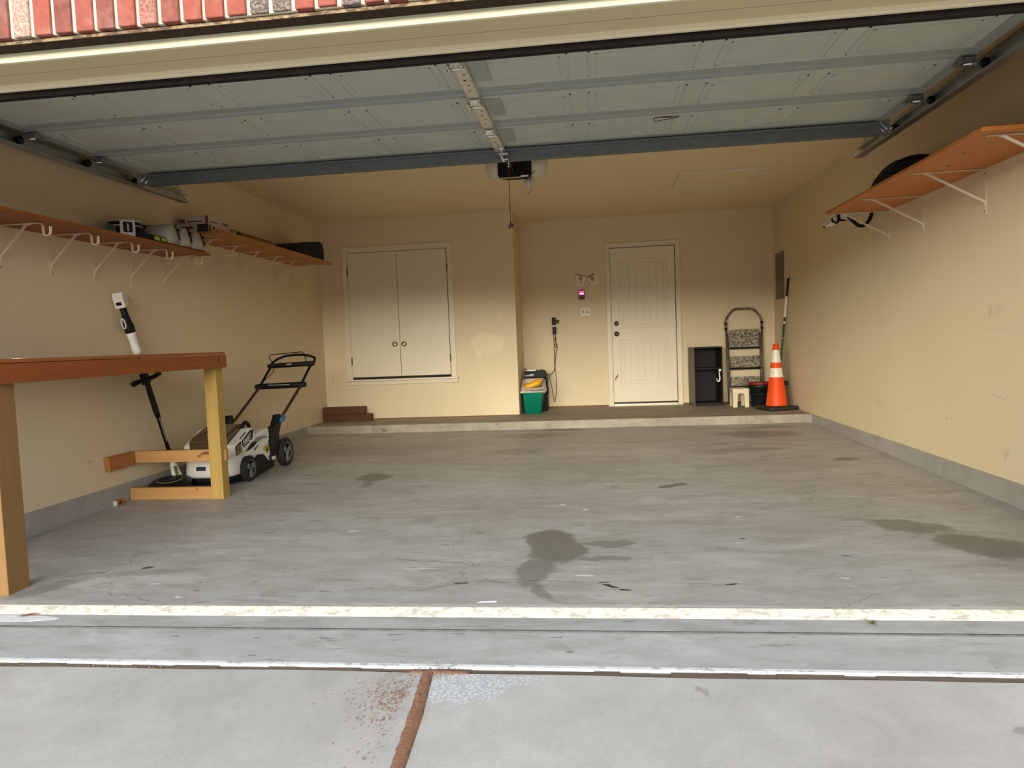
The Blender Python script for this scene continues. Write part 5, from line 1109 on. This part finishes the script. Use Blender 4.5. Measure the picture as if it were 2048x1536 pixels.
# ------------------------------------------------------------------ litter on the ground
M_sand = NT('rust_red_sand'); n_ = M_sand.noise(120, 6, .8); M_sand.color(M_sand.ramp(n_, [(.3, (.17, .075, .035)), (.5, (.34, .17, .095)), (.7, (.50, .30, .19))])); M_sand.rough(.95); M_sand.bump(n_, 1., .006); M_sand = M_sand.m
rng = random.Random(21)
m = MB(); L_, R_ = [], []
n = 90
for i in range(n + 1):
    y = -.447 - (2.4 - .447) * (i / n) ** 1.35
    def ip(T):
        for k in range(len(T) - 1):
            if T[k][1] >= y >= T[k + 1][1]: return T[k][0] + (T[k + 1][0] - T[k][0]) * (T[k][1] - y) / (T[k][1] - T[k + 1][1])
        return T[0][0]
    L_.append((ip(JL) - rng.uniform(-.001, .007), y, DZ(y) + .0016)); R_.append((ip(JR) + rng.uniform(-.003, .004), y, DZ(y) + .0012))
vs, fs = [], []
for i in range(n + 1):
    for k in range(9):
        f = k / 8; p = Vector(L_[i]) * (1 - f) + Vector(R_[i]) * f; hh = .004 * math.sin(PI * f) * rng.uniform(.4, 1.3)
        vs.append((p.x, p.y, p.z + hh - (.004 if k in (0, 8) else 0)))
for i in range(n):
    for k in range(8): a = i * 9 + k; fs.append((a, a + 1, a + 10, a + 9))
m.add(vs, fs, 0, True)
tag(m.build('sand_filled_joint', M_sand), 'line of rusty red sand filling the driveway joint', 'sand', kind='stuff')
m = MB()
def grain(x, y, z, r):
    a = rng.uniform(0, PI); ca, sa = math.cos(a) * r, math.sin(a) * r
    m.add([(x + ca, y + sa, z), (x - sa, y + ca, z), (x - ca, y - sa, z), (x + sa, y - ca, z), (x, y, z + r * .8)], [(0, 1, 4), (1, 2, 4), (2, 3, 4), (3, 0, 4), (3, 2, 1, 0)])
for i in range(1150):
    if i % 5 < 3: x = 2.705 - abs(rng.gauss(0, .085)); y = rng.gauss(-.60, .085)
    elif i % 5 == 3: x = 2.755 - abs(rng.gauss(0, .07)); y = rng.uniform(-1.1, -.5)
    else: x = rng.gauss(2.78, .055); y = rng.gauss(-.437, .018)
    if y > -.455: z = -.0385 if y > -.405 else (-.043 if y > -.43 else -.047)
    else: z = DZ(y)
    if 2.72 < x < 2.76 and y < -.455: continue
    grain(x, y, z + .0006, rng.choice([.0012, .0016, .002, .0026, .0034]) * .9)
tag(m.build('loose_sand', M_sand), 'loose red sand grains scattered beside the driveway joint', 'sand', kind='stuff')
# heap of sand spread over the wood joint
m = MB(); vs, fs = [], []
for i in range(31):
    x = 2.665 + .21 * i / 30
    for k in range(6):
        y = -.428 - .034 * k / 5; hh = .006 * math.sin(PI * k / 5) * math.sin(PI * i / 30) ** .7 * rng.uniform(.5, 1.2)
        vs.append((x, y, -.0475 + hh + (-.004 if k in (0, 5) or i in (0, 30) else .0005)))
for i in range(30):
    for k in range(5): a = i * 6 + k; fs.append((a, a + 1, a + 7, a + 6))
m.add(vs, fs, 0, True)
tag(m.build('sand_pile', M_sand), 'small spread of red sand over the wood expansion joint', 'sand', kind='stuff')
# white paint spill on the ledge and dry grit in the joint
m = MB(); top = [(.55, -.058), (.75, -.055), (.90, -.060), (1.0, -.064), (1.06, -.072), (1.105, -.088), (1.07, -.105), (1.0, -.118), (.9, -.122), (.55, -.125)]
m.prism(top, -.0216, -.0206); o = m.build('paint_spill', M_white_spill); tag(o, 'white paint spill on the apron ledge at the left', 'paint spill')
m = MB(); M_grit = NT('dark_grit'); n_ = M_grit.noise(160, 5, .8); M_grit.color(M_grit.ramp(n_, [(.35, (.05, .035, .02)), (.6, (.28, .20, .12))])); M_grit.rough(.95); M_grit = M_grit.m
for i in range(420):
    x = rng.gauss(1.58, .13) if i % 3 else rng.uniform(.7, 2.6); y = jy(x) + rng.uniform(-.006, .012); grain(x, y, -.0475, rng.choice([.0015, .002, .003, .004]))
tag(m.build('joint_grit', M_grit), 'dark gritty debris caught in the wood joint at the left', 'grit', kind='stuff')
# leaf, weed, white scrap
M_leaf = pm('dry_brown_leaf', (.24, .12, .07), .8, var=.2)
lf = thing('dry_leaf', 'dry brown leaf on the white paint spill at the left', 'leaf', (.93, -.068, -.02))
vs, fs = [], []
for i in range(9):
    f = i / 8; w_ = .012 * math.sin(PI * min(1, f * 1.05)) ** .8 + .0003
    cx_, cy_ = .905 + .058 * f, -.075 + .022 * f
    vs += [(cx_ + .3 * w_, cy_ + w_, -.0195 + .008 * f), (cx_, cy_, -.0190 + .003 * math.sin(PI * f)), (cx_ - .2 * w_, cy_ - w_, -.0198 + .007 * (1 - f) * .6)]
for i in range(8): a = i * 3; fs += [(a, a + 1, a + 4, a + 3), (a + 1, a + 2, a + 5, a + 4)]
part('blade', MB().add(vs, fs, 0, True), M_leaf, lf); part('stalk', MB().tube([(.963, -.053, -.0185), (.978, -.046, -.019)], .0008, 6), M_leaf, lf)
M_weed = pm('yellow_green_weed', (.17, .14, .04), .8, var=.2)
wd = thing('dry_weed', 'tiny yellow green weed sprig on the ledge near the right', 'weed', (4.284, -.085, -.02))
for k in range(7):
    a = 2 * PI * k / 7 + .3; l_ = .016 + .008 * (k % 3); m = MB(); bx_, by_ = 4.284, -.085
    m.loft([[(bx_ + l_ * f * math.cos(a) + w_ * math.cos(a + s_), by_ + l_ * f * math.sin(a) + w_ * math.sin(a + s_), -.0208 + .014 * f * (1.2 - f * .7) + (.004 if k == 0 else 0) * f + dz) for s_, dz in ((1.57, 0), (-1.57, 0), (0, .0012))] for f, w_ in ((0, .0012), (.4, .003), (.8, .002), (1., .0004))])
    part('leaflet', m, M_weed, wd)
m = MB().prism([(2.833, .05), (2.836, .058), (2.900, .066), (2.902, .058)], .0005, .003); tag(m.build('paper_scrap', M_whitecool), 'thin white scrap lying near the slab edge in the middle', 'scrap')
m = MB(); m.tube([(2.66, -.585, DZ(-.585) + .0015), (2.675, -.578, DZ(-.58) + .004), (2.69, -.592, DZ(-.59) + .002), (2.697, -.60, DZ(-.6) + .0015)], .0010, 6); tag(m.build('twig', M_jointwood), 'thin curved twig on the driveway left of the sand joint', 'twig')

# ------------------------------------------------------------------ camera
def look(yaw, pitch, roll, pos, f):
    F = Vector((math.sin(yaw) * math.cos(pitch), math.cos(yaw) * math.cos(pitch), math.sin(pitch)))
    R = Vector((math.cos(yaw), -math.sin(yaw), 0)); U = R.cross(F)
    c, s = math.cos(roll), math.sin(roll)
    R, U = c * R + s * U, -s * R + c * U
    cd = bpy.data.cameras.new('camera'); cd.sensor_width = 36; cd.lens = f / 2048 * 36; cd.clip_start = .02
    o = bpy.data.objects.new('camera', cd); C.objects.link(o)
    M = Matrix((R, U, -F)).transposed().to_4x4(); M.translation = pos; o.matrix_world = M
    bpy.context.scene.camera = o
look(-0.116519, -0.059343, -0.039408, (3.316680, -2.652534, 1.038427), 1389.807204)

# ------------------------------------------------------------------ daylight
GLOW, GLOW_AZ = 13.2, math.radians(13)
w = bpy.data.worlds.new('overcast_sky'); bpy.context.scene.world = w; w.use_nodes = True
nt = w.node_tree; nt.nodes.clear(); N = nt.nodes.new; L = nt.links.new
out = N('ShaderNodeOutputWorld'); bg = N('ShaderNodeBackground'); L(bg.outputs[0], out.inputs[0])
tc = N('ShaderNodeTexCoord'); sp = N('ShaderNodeSeparateXYZ'); L(tc.outputs['Generated'], sp.inputs[0])
rp = N('ShaderNodeValToRGB'); mr = N('ShaderNodeMapRange'); L(sp.outputs[2], mr.inputs[0]); mr.inputs[1].default_value = -.2; mr.inputs[2].default_value = 1.; L(mr.outputs[0], rp.inputs[0])
e = rp.color_ramp.elements
def pos(z): return (z + .2) / 1.2
stops = [(-.2, (.22, .21, .19)), (-.005, (.24, .235, .22)), (.0, (.13, .14, .12)), (.050, (.16, .165, .15)), (.075, (.84, .93, 1.08)), (.35, (.70, .79, .94)), (.6, (.54, .62, .75)), (1., (.46, .54, .67))]
while len(e) < len(stops): e.new(.5)
for i, (z, c) in enumerate(stops): e[i].position = pos(z); e[i].color = c + (1,)
# bright hazy evening glow low in the sky behind the photographer, a little to the left
r2 = N('ShaderNodeValToRGB'); L(mr.outputs[0], r2.inputs[0]); e2 = r2.color_ramp.elements
st2 = [(.0, 0.), (.052, 0.), (.085, 1.), (.22, .85), (.34, .35), (.5, .0)]
while len(e2) < len(st2): e2.new(.5)
for i, (z, c) in enumerate(st2): e2[i].position = pos(z); e2[i].color = (c, c, c, 1)
dp = N('ShaderNodeVectorMath'); dp.operation = 'DOT_PRODUCT'; L(tc.outputs['Generated'], dp.inputs[0]); dp.inputs[1].default_value = Vector((-math.sin(GLOW_AZ), -math.cos(GLOW_AZ), .0)).normalized()
m2 = N('ShaderNodeMapRange'); m2.interpolation_type = 'SMOOTHSTEP'; L(dp.outputs['Value'], m2.inputs[0]); m2.inputs[1].default_value = .62; m2.inputs[2].default_value = 1.; m2.inputs[3].default_value = 0.; m2.inputs[4].default_value = GLOW
gm = N('ShaderNodeMath'); gm.operation = 'MULTIPLY'; L(r2.outputs[0], gm.inputs[0]); L(m2.outputs[0], gm.inputs[1])
gc = N('ShaderNodeVectorMath'); gc.operation = 'SCALE'; gc.inputs[0].default_value = (1., .925, .77); L(gm.outputs[0], gc.inputs['Scale'])
ad = N('ShaderNodeVectorMath'); ad.operation = 'ADD'; L(rp.outputs[0], ad.inputs[0]); L(gc.outputs[0], ad.inputs[1]); L(ad.outputs[0], bg.inputs[0])
bg.inputs[1].default_value = 1.
sc = bpy.context.scene
sc.view_settings.view_transform = 'Standard'; sc.view_settings.look = 'None'; sc.view_settings.gamma = 1.; sc.view_settings.use_curve_mapping = False
sc.view_settings.exposure = .86
sc.cycles.max_bounces = 14; sc.cycles.diffuse_bounces = 10; sc.cycles.use_denoising = True
sc.cycles.sample_clamp_indirect = 10.
